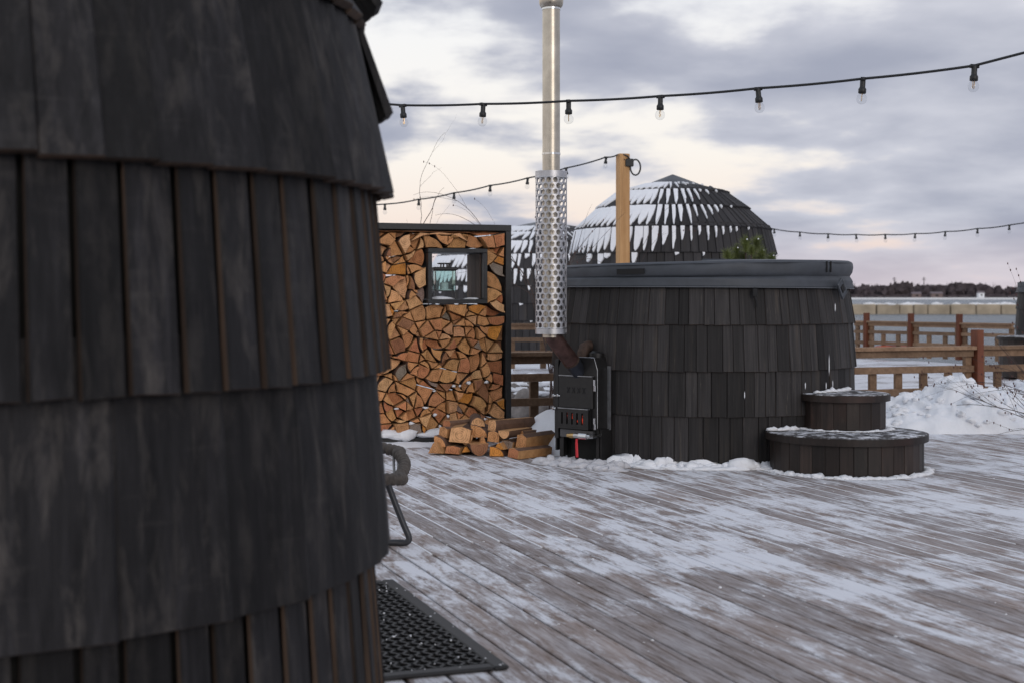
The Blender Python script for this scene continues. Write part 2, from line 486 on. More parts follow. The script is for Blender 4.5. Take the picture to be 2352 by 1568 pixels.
def dusted(name, lo, hi, thr=(0.50, 0.62), scale=9.0):
    m, nt, b, N, L = new_mat(name)
    g = N("ShaderNodeNewGeometry")
    n = _noise(N, L, g.outputs['Position'], scale, 7, 0.7, 0.4)
    w = _noise(N, L, g.outputs['Position'], 40, 4, 0.6)
    c = _ramp(N, L, w, [(0.35, lo), (0.7, hi)])
    c = _mix(N, L, _ramp(N, L, n, [(thr[0], (0, 0, 0)), (thr[1], (1, 1, 1))]), c, (0.80, 0.82, 0.87))
    L(c, b.inputs['Base Color']); b.inputs['Roughness'].default_value = 0.7
    _bump(N, L, b, n, 0.4, 0.008)
    return m
M_STEPTOP = dusted("snowy_step_board", (0.018, 0.016, 0.016), (0.06, 0.052, 0.05), (0.47, 0.60), 16)
M_ROCKS = None

def rock_mat():
    m, nt, b, N, L = new_mat("snowy_rock")
    g = N("ShaderNodeNewGeometry")
    n = _noise(N, L, g.outputs['Position'], 9, 6, 0.65)
    c = _ramp(N, L, n, [(0.3, (0.12, 0.105, 0.095)), (0.7, (0.30, 0.27, 0.25))])
    L(c, b.inputs['Base Color']); b.inputs['Roughness'].default_value = 0.85
    _bump(N, L, b, n, 0.6, 0.02)
    return m
M_ROCK = rock_mat()

def end_mat():
    """sawn end of a split birch log"""
    m, nt, b, N, L = new_mat("log_end")
    v, rnd, tc = _objvec(N, L)
    oi = N("ShaderNodeObjectInfo")
    w = N("ShaderNodeTexWave"); w.wave_type = 'RINGS'; w.rings_direction = 'Y'
    w.inputs['Scale'].default_value = 22; w.inputs['Distortion'].default_value = 3.5; w.inputs['Detail'].default_value = 3
    L(tc.outputs['Object'], w.inputs['Vector'])
    n = _noise(N, L, v, 26, 6, 0.65)
    n3 = _noise(N, L, _map(N, L, v, (90, 90, 14)), 1.0, 4, 0.6)
    f = _math(N, L, 'ADD', _math(N, L, 'MULTIPLY', w.outputs['Fac'], 0.12), _math(N, L, 'MULTIPLY', n, 0.58))
    f = _math(N, L, 'ADD', f, _math(N, L, 'MULTIPLY', n3, 0.28))
    c = _ramp(N, L, f, [(0.32, (0.42, 0.40, 0.38)), (0.50, (0.92, 0.92, 0.92)), (0.68, (1.18, 1.18, 1.18))])
    c = _mix(N, L, 1.0, c, oi.outputs['Color'], 'MULTIPLY')
    L(c, b.inputs['Base Color']); b.inputs['Roughness'].default_value = 0.8
    b.inputs['Specular IOR Level'].default_value = 0.2
    _bump(N, L, b, n3, 0.4, 0.003)
    return m
M_END = end_mat()
M_SPLIT = wood("split_face", (0.27, 0.125, 0.045), (0.55, 0.31, 0.14), 0.8, grain=(30, 30, 30), rnd_amp=0.2)
M_BARK = wood("log_bark", (0.06, 0.035, 0.025), (0.17, 0.10, 0.07), 0.9, grain=(14, 14, 14), rnd_amp=0.3)

def glass_mat(name, col=(1, 1, 1), rough=0.0):
    m, nt, b, N, L = new_mat(name)
    b.inputs['Base Color'].default_value = (*col, 1)
    b.inputs['Roughness'].default_value = rough
    b.inputs['Transmission Weight'].default_value = 1.0
    b.inputs['IOR'].default_value = 1.45
    return m
def thin_glass(name, tint):
    """a thin pane: mostly clear, mirrors at grazing angles"""
    m, nt, b, N, L = new_mat(name)
    nt.nodes.remove(b)
    tr = N("ShaderNodeBsdfTransparent"); tr.inputs[0].default_value = (*tint, 1)
    gl = N("ShaderNodeBsdfGlossy"); gl.inputs['Roughness'].default_value = 0.02
    lw = N("ShaderNodeLayerWeight"); lw.inputs[0].default_value = 0.5
    fr = _math(N, L, 'ADD', _math(N, L, 'MULTIPLY', _math(N, L, 'POWER', lw.outputs['Facing'], 4.0), 0.5), 0.03)
    mx = N("ShaderNodeMixShader")
    L(fr, mx.inputs[0]); L(tr.outputs[0], mx.inputs[1]); L(gl.outputs[0], mx.inputs[2])
    L(mx.outputs[0], nt.nodes["Material Output"].inputs[0])
    return m
M_GLASS = thin_glass("clear_glass", (0.93, 0.935, 0.94))
M_PANE = thin_glass("lantern_glass", (0.86, 0.95, 0.93))

def emit_mat(name, col, st):
    m, nt, b, N, L = new_mat(name)
    v, rnd, tc = _objvec(N, L)
    n = _noise(N, L, v, 30, 4, 0.6)
    b.inputs['Base Color'].default_value = (0.02, 0.01, 0.01, 1)
    L(_ramp(N, L, n, [(0.42, (0.0, 0.0, 0.0)), (0.62, col)]), b.inputs['Emission Color'])
    b.inputs['Emission Strength'].default_value = st
    return m
M_EMBER = emit_mat("ember", (1.0, 0.07, 0.025), 0.6)

def water_mat():
    m, nt, b, N, L = new_mat("sea_water")
    g = N("ShaderNodeNewGeometry")
    n1 = _noise(N, L, _map(N, L, g.outputs['Position'], (0.7, 1.6, 1)), 1.0, 6, 0.65, 0.4)
    n2 = _noise(N, L, _map(N, L, g.outputs['Position'], (0.05, 0.12, 1)), 1.0, 3, 0.5)
    b.inputs['Base Color'].default_value = (0.045, 0.075, 0.10, 1)
    L(_ramp(N, L, n2, [(0.3, (0.045, 0.075, 0.095)), (0.7, (0.075, 0.11, 0.135))]), b.inputs['Base Color'])
    b.inputs['Roughness'].default_value = 0.22
    b.inputs['IOR'].default_value = 1.33
    _bump(N, L, b, _math(N, L, 'ADD', n1, n2), 1.0, 0.6)
    return m
M_WATER = water_mat()
def wood_mass_mat():
    m, nt, b, N, L = new_mat("bare_wood_mass")
    g = N("ShaderNodeNewGeometry")
    n = _noise(N, L, g.outputs['Position'], 0.35, 6, 0.7)
    L(_ramp(N, L, n, [(0.3, (0.032, 0.026, 0.029)), (0.7, (0.105, 0.085, 0.088))]), b.inputs['Base Color'])
    b.inputs['Roughness'].default_value = 0.95; b.inputs['Specular IOR Level'].default_value = 0.05
    return m
M_WOODS = wood_mass_mat()

# ------------------------------------------------------------------ sea, land, far shore
mb = MB()
mb.add([(-4000, -300, -0.8), (4000, -300, -0.8), (4000, 4500, -0.8), (-4000, 4500, -0.8)], [(0, 1, 2, 3)])
tag(mb.build("sea_water", M_WATER), kind='structure')

land = [(-60, -25), (30, -25), (30, -8), (13.2, 15.2), (7.95, 22.95), (6.0, 25.9), (3.2, 31), (1.0, 44), (-60, 60)]
mb = MB(); mb.prism(land, -1.2, -0.09)
tag(mb.build("snowy_ground", M_SNOW), kind='structure')

mb = MB()
shore = []
for i in range(121):
    x = -1500 + i * 33.3
    shore.append((x, 880 + 18 * noise.noise(Vector((x * 0.006, 1.3, 0)))))
poly = shore + [(2500, 2200), (-1500, 2200)]
mb.prism(poly, -1.5, 0.35)
tag(mb.build("far_shore", M_SNOWB), kind='structure')

def far_woods():
    mb = MB()
    rr = random.Random(3)
    for i in range(2600):
        x = -500 + rr.random() * 1500
        y = 905 + rr.random() * 55
        d = 0.62 + 0.55 * noise.noise(Vector((x * 0.013, 4.0, 0))) + 0.25 * noise.noise(Vector((x * 0.05, 2.0, 0)))
        h = max(3.4, 8.6 * (0.55 + 0.6 * d)) * (0.6 + 0.5 * rr.random())
        w = h * (0.34 + 0.26 * rr.random())
        lump(mb, (x, y, 0.3 + h * 0.48), (w, w, h * 0.52), i * 0.37, 0.9, ICO1 if i % 3 else ICO2, 1.6)
        for q in range(3):
            xx = x + rr.uniform(-w, w)
            mb.tube([(xx, y, h * 0.6), (xx + rr.uniform(-.5, .5), y, h * (0.95 + 0.28 * rr.random()))], [0.3, 0.06], 4)
    for i in range(260):                      # low scrub along the waterline
        x = -500 + rr.random() * 1500
        lump(mb, (x, 900 + rr.random() * 6, 0.8), (6 + 5 * rr.random(), 2, 1.4 + rr.random()), i * 1.1, 0.5, ICO1)
    tag(mb.build("far_woods", M_WOODS), "leafless dark wood along the far shore of the bay", "woods", kind='stuff')
far_woods()

def far_house(fx, w, h, m, label):
    Y = 897
    x = (fx - 1176) / 3266 * Y
    t = thing("cabin", label, "house", (x, Y, 0.3), group="cabins on the far shore")
    b = MB(); b.box((0, 0, h / 2), (w, 4, h)); b.build("wall", m, t)
    b = MB(); b.add([(-w / 2 - .3, -2.3, h), (w / 2 + .3, -2.3, h), (w / 2 + .3, 2.3, h), (-w / 2 - .3, 2.3, h), (-w / 2 - .3, 0, h + 1.2), (w / 2 + .3, 0, h + 1.2)],
                    [(0, 1, 5, 4), (2, 3, 4, 5), (0, 4, 3), (1, 2, 5), (3, 2, 1, 0)]); b.build("roof", M_ROOF, t)
    b = MB(); b.box((0, -2.03, h * 0.55), (w * 0.25, 0.08, h * 0.4)); b.build("window", M_DARK, t)
far_house(2252, 3.6, 3.0, M_HOUSE, "small white cabin on the snowy far shore, near the right edge")
far_house(2150, 7.0, 2.6, M_HOUSE2, "low ochre house before the far wood, middle of the three")
far_house(2104, 5.5, 2.4, M_HOUSE2, "low pinkish house before the far wood, leftmost of three")
def mast(fx, h, label):
    Y = 930
    b = MB(); X = (fx - 1176) / 3266 * Y
    b.tube([(0, 0, 0), (0, 0, h)], [0.35, 0.2], 6)
    for k in (0.86, 0.93): b.box((0, 0, h * k), (2.2, .3, .3))
    tag(b.build("radio_mast", M_WOODS, loc=(X, Y, 0.3)), label, "mast")
mast(2054, 13.5, "thin mast above the far wood, left one")
mast(2122, 13.5, "thin mast above the far wood, right one")

# breakwater of concrete blocks
def breakwater():
    t = thing("breakwater", "long low breakwater of pale concrete blocks in the water", "breakwater", (0, 0, 0))
    rr = random.Random(5)
    x = 10.0
    k = 0
    caps = MB()
    while x < 75:
        w = rr.choice((1.5, 2.6, 2.8, 2.7, 3.0))
        if k % 3 == 2: w *= 0.9
        y = 150 + rr.uniform(-.12, .12)
        b = MB(); b.bbox((0, 0, 0), (w - 0.1, 1.6, 1.15), 0.06)
        o = b.build("block", M_CONC, t, loc=(x + w / 2, y, -0.38 + rr.uniform(-.03, .05)))
        o.rotation_euler = (0, rr.uniform(-.012, .012), rr.uniform(-.03, .03))
        for j in range(3):
            if rr.random() < 0.75:
                lump(caps, (x + w * rr.random(), y + rr.uniform(-.5, .5), 0.22), (0.5 + .4 * rr.random(), .5, 0.12 + .12 * rr.random()), k + j * .3, 0.3, ICO1)
        x += w; k += 1
    tag(caps.build("snow_cap", M_SNOWB, t, True), kind='stuff')
breakwater()

# ------------------------------------------------------------------ decks
def plank_mesh(w, l, t=0.028):
    b = MB(); b.bbox((0, 0, -t / 2), (w, l, t), 0.003)
    return b
def build_deck():
    mb = MB()
    c = [uv(-6, -5, -0.055), uv(13, -5, -0.055), uv(13, 10.30, -0.055), uv(-6, 10.30, -0.055)]
    mb.add(c, [(0, 1, 2, 3)])
    deck = mb.build("wooden_deck", M_UNDER)
    tag(deck, "weathered board deck dusted with blown snow", "deck", kind='structure')
    rr = random.Random(11)
    rest = MB(); joints = MB()
    pitch, w = 0.1205, 0.1115
    cache = {}
    n_obj = 0
    k0 = int(-6 / pitch)
    for k in range(k0, int(13 / pitch)):
        u = k * pitch
        v = -5 + rr.uniform(-1.8, 0) if k % 2 else -5 - rr.choice((0.9, 1.9, 2.7))
        while v < 10.25:
            l = rr.choice((3.0, 3.6, 3.6, 4.2))
            e = min(v + l, 10.28)
            s = max(v, -5)
            if e - s > 0.05:
                mid = uv(u, (s + e) / 2)
                # in view?
                vis = False
                for q in range(9):
                    p = uv(u, s + (e - s) * q / 8)
                    if p.y > 3.2 and abs(p.x) < 0.375 * p.y + 0.1 and p.x > -0.115 * p.y - 0.4:
                        vis = True
                L_ = round(e - s - 0.004, 2)
                M = Matrix.Translation(uv(u, (s + e) / 2, rr.uniform(-0.0012, 0.0012))) @ Matrix.Rotation(ALPHA + rr.uniform(-.0006, .0006), 4, 'Z')
                if vis:
                    if L_ not in cache: cache[L_] = plank_mesh(w, L_).mesh("plank", M_PLANK)
                    o = link("plank", cache[L_], deck); o.matrix_local = M
                    n_obj += 1
                else:
                    b = MB(); b.box((0, 0, -0.014), (w, L_, 0.028)); rest.add(b.v, b.f, 0, M)
            v += l
        # snow packed in the joint to the right of this board
        vv = 1.0
        while vv < 10.2:
            p = uv(u + pitch / 2, vv)
            d = noise.noise(Vector((u * 1.3, vv * 0.9, 2.2))) * 0.5 + noise.noise(Vector((u * 5, vv * 2.4, 7.2))) * 0.35
            if p.y + 0.30 * p.x + 3.4 * d > 6.3:
                M = Matrix.Translation(uv(u + pitch / 2, vv + 0.1, -0.0022)) @ Matrix.Rotation(ALPHA, 4, 'Z')
                joints.box((0, 0, 0), (pitch - w - 0.0006, 0.205, 0.006), M)
            vv += 0.2
    tag(rest.build("plank_field", M_PLANK, deck), kind='stuff')
    tag(joints.build("snow_in_joints", M_SNOWB, deck), kind='stuff')
    print("deck planks", n_obj)
build_deck()

def build_far_deck():
    mb = MB()
    mb.add([uv(1.5, 10.55, -0.06), uv(17, 10.55, -0.06), uv(17, 12, -0.06), uv(15.6, 13.6, -0.06), uv(14.4, 22.0, -0.06), uv(8, 21.5, -0.06), uv(5.4, 14, -0.06)], [(0, 1, 2, 3, 4, 5, 6)])
    deck = tag(mb.build("far_deck", M_SNOW), "snow covered lower deck behind the railing", "deck", kind='structure')
    rr = random.Random(4)
    for k in range(70):
        v = 10.62 + k * 0.14
        u0 = 5.0 + max(0, (v - 14) * 0.35); u1 = 14.3
        if v > 20.6: break
        b = MB(); b.box((0, 0, -0.014), (u1 - u0, 0.132, 0.03))
        o = b.build("plank", M_PLANK_FAR, deck)
        o.matrix_local = Matrix.Translation(uv((u0 + u1) / 2, v, -0.02)) @ Matrix.Rotation(ALPHA, 4, 'Z')
build_far_deck()

# ------------------------------------------------------------------ shingled round buildings
def shingle_mesh(name, L, t, rr, mats, taper=1.0, ragged=0.0022):
    """unit-wide board: x in -.5...5, outward is -y, bottom at z=0"""
    tb, tt = t, t * 0.55
    a, c = rr.uniform(-ragged, ragged), rr.uniform(-ragged, ragged)
    h = 0.5; k = 0.5 * taper
    bv = 0.004
    vs = [(-h, 0, a), (h, 0, c), (h, -tb + bv, c), (h - bv * 8, -tb, c + .002), (-h + bv * 8, -tb, a + .002), (-h, -tb + bv, a),
          (-k, 0, L), (k, 0, L), (k, -tt + bv, L), (k - bv * 8, -tt, L), (-k + bv * 8, -tt, L), (-k, -tt + bv, L)]
    fs = [(5, 4, 3, 2, 1, 0), (6, 7, 8, 9, 10, 11), (4, 10, 9, 3), (0, 1, 7, 6), (1, 2, 8, 7), (0, 6, 11, 5), (2, 3, 9, 8), (5, 11, 10, 4)]
    b = MB(); b.add(vs, fs)
    b.m = [1, 1, 0, 1, 1, 1, 0, 0]
    return b
def shingle_frame(C, phi, zb, zt, rb, rt, twist=0.0):
    er = Vector((math.cos(phi), math.sin(phi), 0)); et = Vector((-math.sin(phi), math.cos(phi), 0))
    pb = Vector((C[0], C[1], 0)) + er * rb + Vector((0, 0, zb)); pt = Vector((C[0], C[1], 0)) + er * rt + Vector((0, 0, zt))
    zd = (pt - pb); L = zd.length; zd.normalize()
    yd = zd.cross(et)
    M = basis(et, yd, zd, pb) @ Matrix.Rotation(twist, 4, 'Z')
    return M, L
def facing(C, phi):
    d = math.atan2(-C[1], -C[0])
    x = (phi - d + PI) % (2 * PI) - PI
    return x                                    # 0 = towards the camera, + = to the camera's right... (counter-clockwise seen from above)
def shingle_course(parent, C, zb, zt, rb, rt, w, wj, t, twist, gap, mats, rest, vis=1.7, seed=1, tw_j=0.02, cb=None, skip=None):
    rr = random.Random(seed)
    er, L = shingle_frame(C, 0, zb, zt, rb, rt)
    variants = [shingle_mesh("shingle", L, t, rr, mats, rt / rb if rt < rb * 0.97 else 1.0) for _ in range(5)]
    meshes = [b.mesh("shingle", mats) for b in variants]
    phi = rr.random()
    end = phi + 2 * PI
    while phi < end - 1e-3:
        ww = w * (1 + rr.uniform(-wj, wj))
        dphi = min(ww / rb, end - phi)
        if end - phi - dphi < 0.4 * w / rb: dphi = end - phi
        pm = phi + dphi / 2
        phi += dphi
        if skip and skip(pm): continue
        i = rr.randrange(5)
        j = rr.uniform(-0.003, 0.003)
        M, _ = shingle_frame(C, pm, zb + rr.uniform(-.0018, .0018), zt, rb + j, rt + j * 0.5, twist + rr.uniform(-tw_j, tw_j))
        S = Matrix.Diagonal((dphi * rb - gap, 1, 1, 1))
        if abs(facing(C, pm)) < vis:
            o = link("shingle", meshes[i], parent)
            o.matrix_local = parent_inv(parent) @ M @ S
            if cb: cb(pm, M, L, dphi * rb - gap, rr)
        else:
            rest.add(variants[i].v, variants[i].f, 0, M @ S)
            rest.m[-8:] = variants[i].m
def parent_inv(p):
    return Matrix.Translation(-Vector(p.location))
def rest_build(rest, name, mats, t):
    if rest.f:
        o = rest.build(name, mats, t)
        o.matrix_local = parent_inv(t)
        tag(o, kind='stuff')
def inner(mb_prof, name, m, t, seg=48):
    b = MB(); b.lathe(mb_prof, seg)
    return b.build(name, m, t)

# --- the sauna in the left foreground
def build_sauna():
    C = (-1.39, 3.264)
    t = thing("round_sauna", "round black shingled sauna filling the left foreground, out of focus", "sauna", (C[0], C[1], 0))
    rest = MB()
    mats = [M_CHAR, M_CHAR_EDGE]
    inner([(1.0, 0.0), (1.02, 0.5), (1.025, 0.9), (1.02, 1.3), (0.94, 1.72), (0.75, 2.02), (0.45, 2.27), (0.05, 2.42)], "inner_wall", M_DARK, t)
    #            zb     zt    rb     rt    w     wj   t      twist   gap   tw_j
    rows = [(0.045, 0.56, 1.078, 1.045, .098, .18, .018, R(6), .012, .03),
            (0.46, 0.98, 1.083, 1.050, .205, .15, .019, R(-4), .003, .012),
            (0.877, 1.38, 1.086, 1.050, .098, .16, .018, R(5.5), .010, .022),
            (1.283, 1.78, 1.088, 0.985, .108, .14, .019, R(-9.5), .001, .02),
            (1.68, 2.08, 1.030, 0.76, .105, .15, .020, R(-3), .002, .03),
            (2.0, 2.34, 0.84, 0.45, .095, .15, .018, R(3), .002, .03),
            (2.25, 2.46, 0.54, 0.10, .085, .15, .018, R(3), .0, .03)]
    for i, (zb, zt, rb, rt, w, wj, th, tw, gap, twj) in enumerate(rows):
        shingle_course(t, C, zb, zt, rb, rt, w, wj, th, tw, gap, mats, rest, 1.62, 20 + i, twj)
    # boards that have warped outwards at the outline
    rr = random.Random(2)
    for phi, zb, zt, rb, rt in ((R(8), 1.475, 1.80, 1.093, .985), (R(13.5), 1.482, 1.80, 1.092, .98), (R(18), 1.488, 1.80, 1.09, .98),
                                (R(9), 1.735, 2.05, 1.072, 0.85), (R(15), 1.74, 2.05, 1.07, 0.85), (R(20), 1.74, 2.05, 1.065, 0.85)):
        M, L = shingle_frame(C, phi, zb, zt, rb, rt, R(3))
        b = shingle_mesh("shingle", L, 0.02, rr, mats)
        o = b.build("shingle", [M_CHAR, M_CHAR], t); o.matrix_local = parent_inv(t) @ M @ Matrix.Diagonal((.1, 1, 1, 1))
    rest_build(rest, "shingle_field", mats, t)
    b = MB(); b.lathe([(0.22, 2.40), (0.2, 2.44), (0.01, 2.52)], 24); b.build("roof_cap", M_CAPMETAL, t, True, angle=30)
build_sauna()

# --- igloo shaped saunas in the background
def igloo(C, courses, cap, wmean, label, snow_amt, seed, t_sh=0.02, vis=1.62, walls=4, bump=None):
    t = thing("igloo_sauna", label, "sauna", (C[0], C[1], 0), group="igloo saunas behind the tub")
    mats = [M_IGLOO, M_IGLOO]
    rest = MB(); snow = MB()
    prof = [(max(0.02, r - 0.06), z - 0.02) for z, r in courses]
    inner([(prof[0][0], -0.05)] + prof + [(cap[1] * 0.8, cap[0] - 0.02)], "inner_wall", M_DARK, t)
    n = len(courses)
    for i, (zb, rb) in enumerate(courses):
        z2, r2 = courses[i + 1] if i + 1 < n else (cap[0], cap[1])
        f = 1.18
        zt, rt = zb + (z2 - zb) * f, rb + (r2 - rb) * f
        slope = math.atan2(z2 - zb, max(1e-3, rb - r2))      # small = flat roof
        flat = max(0.0, min(1.0, (R(88) - slope) / R(40)))
        Lv = math.hypot(z2 - zb, rb - r2)
        def cb(phi, M, L, w, rr, flat=flat, Lv=Lv, i=i):
            x = facing(C, phi)                                 # + is towards the camera's right
            side = max(0.0, min(1.0, 0.80 - 1.05 * x))
            cov = snow_amt * (0.62 + 0.38 * flat) * side * 1.2 + rr.uniform(-.2, .12)
            if flat < 0.02: cov = rr.uniform(-.9, .45) * side
            if rr.random() < 0.07: cov *= 0.3
            if cov < 0.08: return
            cov = min(cov, 0.99)
            top = Lv; bot = Lv * (1 - cov)
            wl = -0.49 * w
            full = max(.30, min(1.0, 0.50 - 0.85 * x + rr.uniform(-.12, .12)))
            wr = wl + w * full * rr.uniform(.8, 1.0)
            if cov > 0.97 and x < -.3: wr = 0.46 * w; bot = Lv * rr.uniform(.0, .06)
            tip = wl + (wr - wl) * rr.uniform(.15, .45)
            th = t_sh * rr.uniform(.45, .8)
            hh = top - bot
            e_ = lambda q: rr.uniform(-q, q) * w
            outl = [(wl, top), (wl + abs(e_(.04)), bot + .62 * hh), (wl + abs(e_(.08)), bot + .30 * hh), (wl + .4 * (tip - wl), bot + .08 * hh), (tip, bot), (tip + .25 * (wr - tip), bot + .06 * hh),
                    (tip + .5 * (wr - tip) + e_(.05), bot + rr.uniform(.18, .3) * hh), (tip + .8 * (wr - tip) + e_(.05), bot + rr.uniform(.36, .5) * hh), (wr + e_(.05), bot + rr.uniform(.55, .75) * hh), (wr * .98 + e_(.03), top)]
            y0, y1 = -t_sh * 0.75, -t_sh - th
            vs = [Vector((px, y0, pz)) for px, pz in outl] + [Vector((px * .94 + .03 * (wl + wr), y1, pz + .004)) for px, pz in outl]
            k = len(outl)
            fs = [tuple(range(k, 2 * k))] + [(a, (a + 1) % k, k + (a + 1) % k, k + a) for a in range(k)]
            snow.add(vs, fs, 0, M)
        shingle_course(t, C, zb, zt, rb + 0.012, rt - 0.01, wmean * (0.75 + 0.25 * min(1, rb / courses[0][1])), .15, t_sh, R(3), .004, mats, rest, vis, seed + i, .04, cb)
    rest_build(rest, "shingle_field", mats, t)
    if snow.f:
        o = snow.build("snow_cover", M_SNOWB, t); o.matrix_local = parent_inv(t); tag(o, kind='stuff')
    b = MB(); b.lathe([(cap[1] + .05, cap[0] - .02), (cap[1] + .05, cap[0] + 0.0), (0.01, cap[2])], 40, cap=False)
    b.build("roof_cap", M_CAPMETAL, t, True, angle=30)
    if bump:
        b = MB(); b.tube([(bump[0], bump[1], bump[2] - .12), (bump[0], bump[1], bump[2]), (bump[0] + .03, bump[1] - .02, bump[2] + .03)], [.11, .11, .07], 12)
        b.build("vent_pipe", M_CAPMETAL, t, True, angle=40)
    return t
YI = 17.5
def iz(fy, Y=YI): return EYE - (fy - 682) / 3266 * Y
def ir(hw, Y=YI): return hw / 3266 * Y
CI = ((1545 - 1176) / 3266 * YI, YI)
igloo(CI, [(0.03, 1.21), (0.32, 1.235), (0.62, 1.25), (0.93, 1.255), (1.235, 1.25), (iz(588), 1.235), (iz(532), ir(221)), (iz(485), ir(173)), (iz(448), ir(127))],
      (iz(429), ir(62), iz(402)), 0.105, "black shingled igloo sauna with snow streaked dome behind the hot tub cover", 1.3, 60, bump=(0.43, -0.28, iz(447) ))
YJ = 27.0
CJ = ((1250 - 1176) / 3266 * YJ, YJ)
igloo(CJ, [(0.0, 2.10), (0.33, 2.14), (0.63, 2.17), (0.93, 2.2), (1.24, 2.2), (1.53, 2.16), (1.79, 2.02), (2.03, 1.72), (2.2, 1.25)],
      (iz(527, YJ), 0.78, iz(508, YJ)), 0.125, "wide shingled igloo sauna far behind the firewood rack, seen through its window", 1.05, 90)

# ------------------------------------------------------------------ hot tubs
def cover_parts(t, C, rad, z0, z1, z2, tilt, seed, buckle=True):
    """lid: quilted slab over a hanging skirt, in the tub's own frame"""
    def ring(prof, name, m, wav=0.0, seg=120, wf=1.0):
        vs, fs = [], []
        for r, z in prof:
            for k in range(seg):
                w = 2 * PI * k / seg
                x, y = math.cos(w), math.sin(w)
                n = noise.noise(Vector((x * 3.2, y * 3.2, z * 6 + seed))) + 0.5 * noise.noise(Vector((x * 9, y * 9, z * 9 + seed)))
                rr_ = r + wav * n
                vs.append((rr_ * x, rr_ * y, z + tilt * x * (1 if z > z1 - .01 else -0.35)))
        n = len(prof)
        for i in range(n - 1):
            for k in range(seg):
                l = (k + 1) % seg
                fs.append((i * seg + k, i * seg + l, (i + 1) * seg + l, (i + 1) * seg + k))
        b = MB(); b.add(vs, fs)
        return b
    b = ring([(rad - .02, z1 - .012), (rad - .002, z1 - .004), (rad + .006, z1 + .012), (rad + .008, (z1 + z2) / 2), (rad + .004, z2 - .020), (rad - .006, z2 - .008), (rad - .022, z2 - .001), (rad - .06, z2), (rad * .5, z2 + .012), (0.002, z2 + .02)], "lid", M_COVER, 0.011)
    lid = b.build("cover", M_COVER, t, True)
    for z, rr_ in ((z2 - .016, rad + .004),):
        b = MB(); b.tube([(rr_ * math.cos(w), rr_ * math.sin(w), z + tilt * math.cos(w)) for w in [2 * PI * k / 120 for k in range(120)]], 0.0038, 6, True)
        b.build("piping", M_COVER, lid, True)
    b = ring([(rad - .012, z1 - .008), (rad + .006, z1 - .013), (rad + .014, z1 - .026), (rad + .012, (z0 + z1) / 2), (rad + .02, z0 + .012), (rad + .02, z0), (rad + .014, z0)], "skirt", M_COVER, 0.015)
    skirt = b.build("cover_skirt", M_COVER, t, True)
    b = MB(); b.tube([((rad + .021 + .015 * (noise.noise(Vector((math.cos(w) * 3.2, math.sin(w) * 3.2, z0 * 6 + seed))) + .5 * noise.noise(Vector((math.cos(w) * 9, math.sin(w) * 9, z0 * 9 + seed))))) * math.cos(w),
                       (rad + .021 + .015 * (noise.noise(Vector((math.cos(w) * 3.2, math.sin(w) * 3.2, z0 * 6 + seed))) + .5 * noise.noise(Vector((math.cos(w) * 9, math.sin(w) * 9, z0 * 9 + seed))))) * math.sin(w), z0 - tilt * .35 * math.cos(w)) for w in [2 * PI * k / 160 for k in range(160)]], 0.003, 6, True)
    b.build("hem", M_PIPING, skirt, True)
    return lid, skirt

TUBC = (1.297, 9.724)
TR = 1.03
def tub_prof(z):
    pts = [(0.0, .985), (.31, 1.0), (.59, 1.012), (.876, 1.005), (1.15, .975)]
    for (a, ra), (b, rb) in zip(pts, pts[1:]):
        if z <= b: return ra + (rb - ra) * (z - a) / (b - a)
    return pts[-1][1]
def build_tub(C, label, detail=True, seed=40, scale=1.0):
    t = thing("hot_tub", label, "hot tub", (C[0], C[1], 0), group="shingled hot tubs")
    mats = [M_TUB, M_CHAR_EDGE]
    rest = MB()
    inner([(0.90, 0.0), (.93, 0.06), (.955, .3), (.97, .6), (.965, .9), (.94, 1.16)], "inner_drum", M_DARK, t, 64)
    zs = [0.035, .313, .59, .876]
    for i, zb in enumerate(zs):
        zt = (zs[i + 1] + .06) if i < 3 else 1.15
        rb, rt = tub_prof(zb) + .006, tub_prof(zt) - .005
        shingle_course(t, C, zb, zt, rb, rt, .086 if detail else .11, .32, .010, R(0.6), .0012, mats, rest, 1.68, seed + i, .022)
    rest_build(rest, "shingle_field", mats, t)
    lid, skirt = cover_parts(t, C, .995, 1.108, 1.182, 1.272, 0.016, seed * .1)
    return t, lid, skirt
tub, lid, skirt = build_tub(TUBC, "big round black shingled hot tub with grey vinyl cover and stove")
# velcro patch on the lid, seam and buckle at its right, clip on the shingles
def on_circle(t, C, phi, r, z): return Vector((r * math.cos(phi), r * math.sin(phi), z))
def phi_at(C, fx, r):
    """angle on a circle where a sight line meets it in front"""
    k = (fx - 1176) / 3266
    a = 1 + k * k; b = -2 * (k * C[0] + C[1]); c = C[0] ** 2 + C[1] ** 2 - r * r
    d = max(0, b * b - 4 * a * c)
    Y = (-b - math.sqrt(d)) / (2 * a)
    return math.atan2(Y - C[1], k * Y - C[0]), Y
def curved_patch(t, C, fx0, fx1, z0, z1, r, th, m, name, parent, tilt=0.0):
    p0, _ = phi_at(C, fx0, r); p1, _ = phi_at(C, fx1, r)
    n = 8
    vs = []
    for rr_ in (r, r + th):
        for k in range(n + 1):
            p = p0 + (p1 - p0) * k / n
            vs.append((rr_ * math.cos(p), rr_ * math.sin(p), z0 + tilt * math.cos(p))); vs.append((rr_ * math.cos(p), rr_ * math.sin(p), z1 + tilt * math.cos(p)))
    h = 2 * (n + 1)
    fs = []
    for k in range(n):
        a = 2 * k
        fs += [(h + a, h + a + 2, h + a + 3, h + a + 1), (a + 1, a + 3, h + a + 3, h + a + 1), (a, h + a, h + a + 2, a + 2)]
    fs += [(0, 1, h + 1, h), (2 * n, h + 2 * n, h + 2 * n + 1, 2 * n + 1)]
    b = MB(); b.add(vs, fs)
    return b.build(name, m, parent)
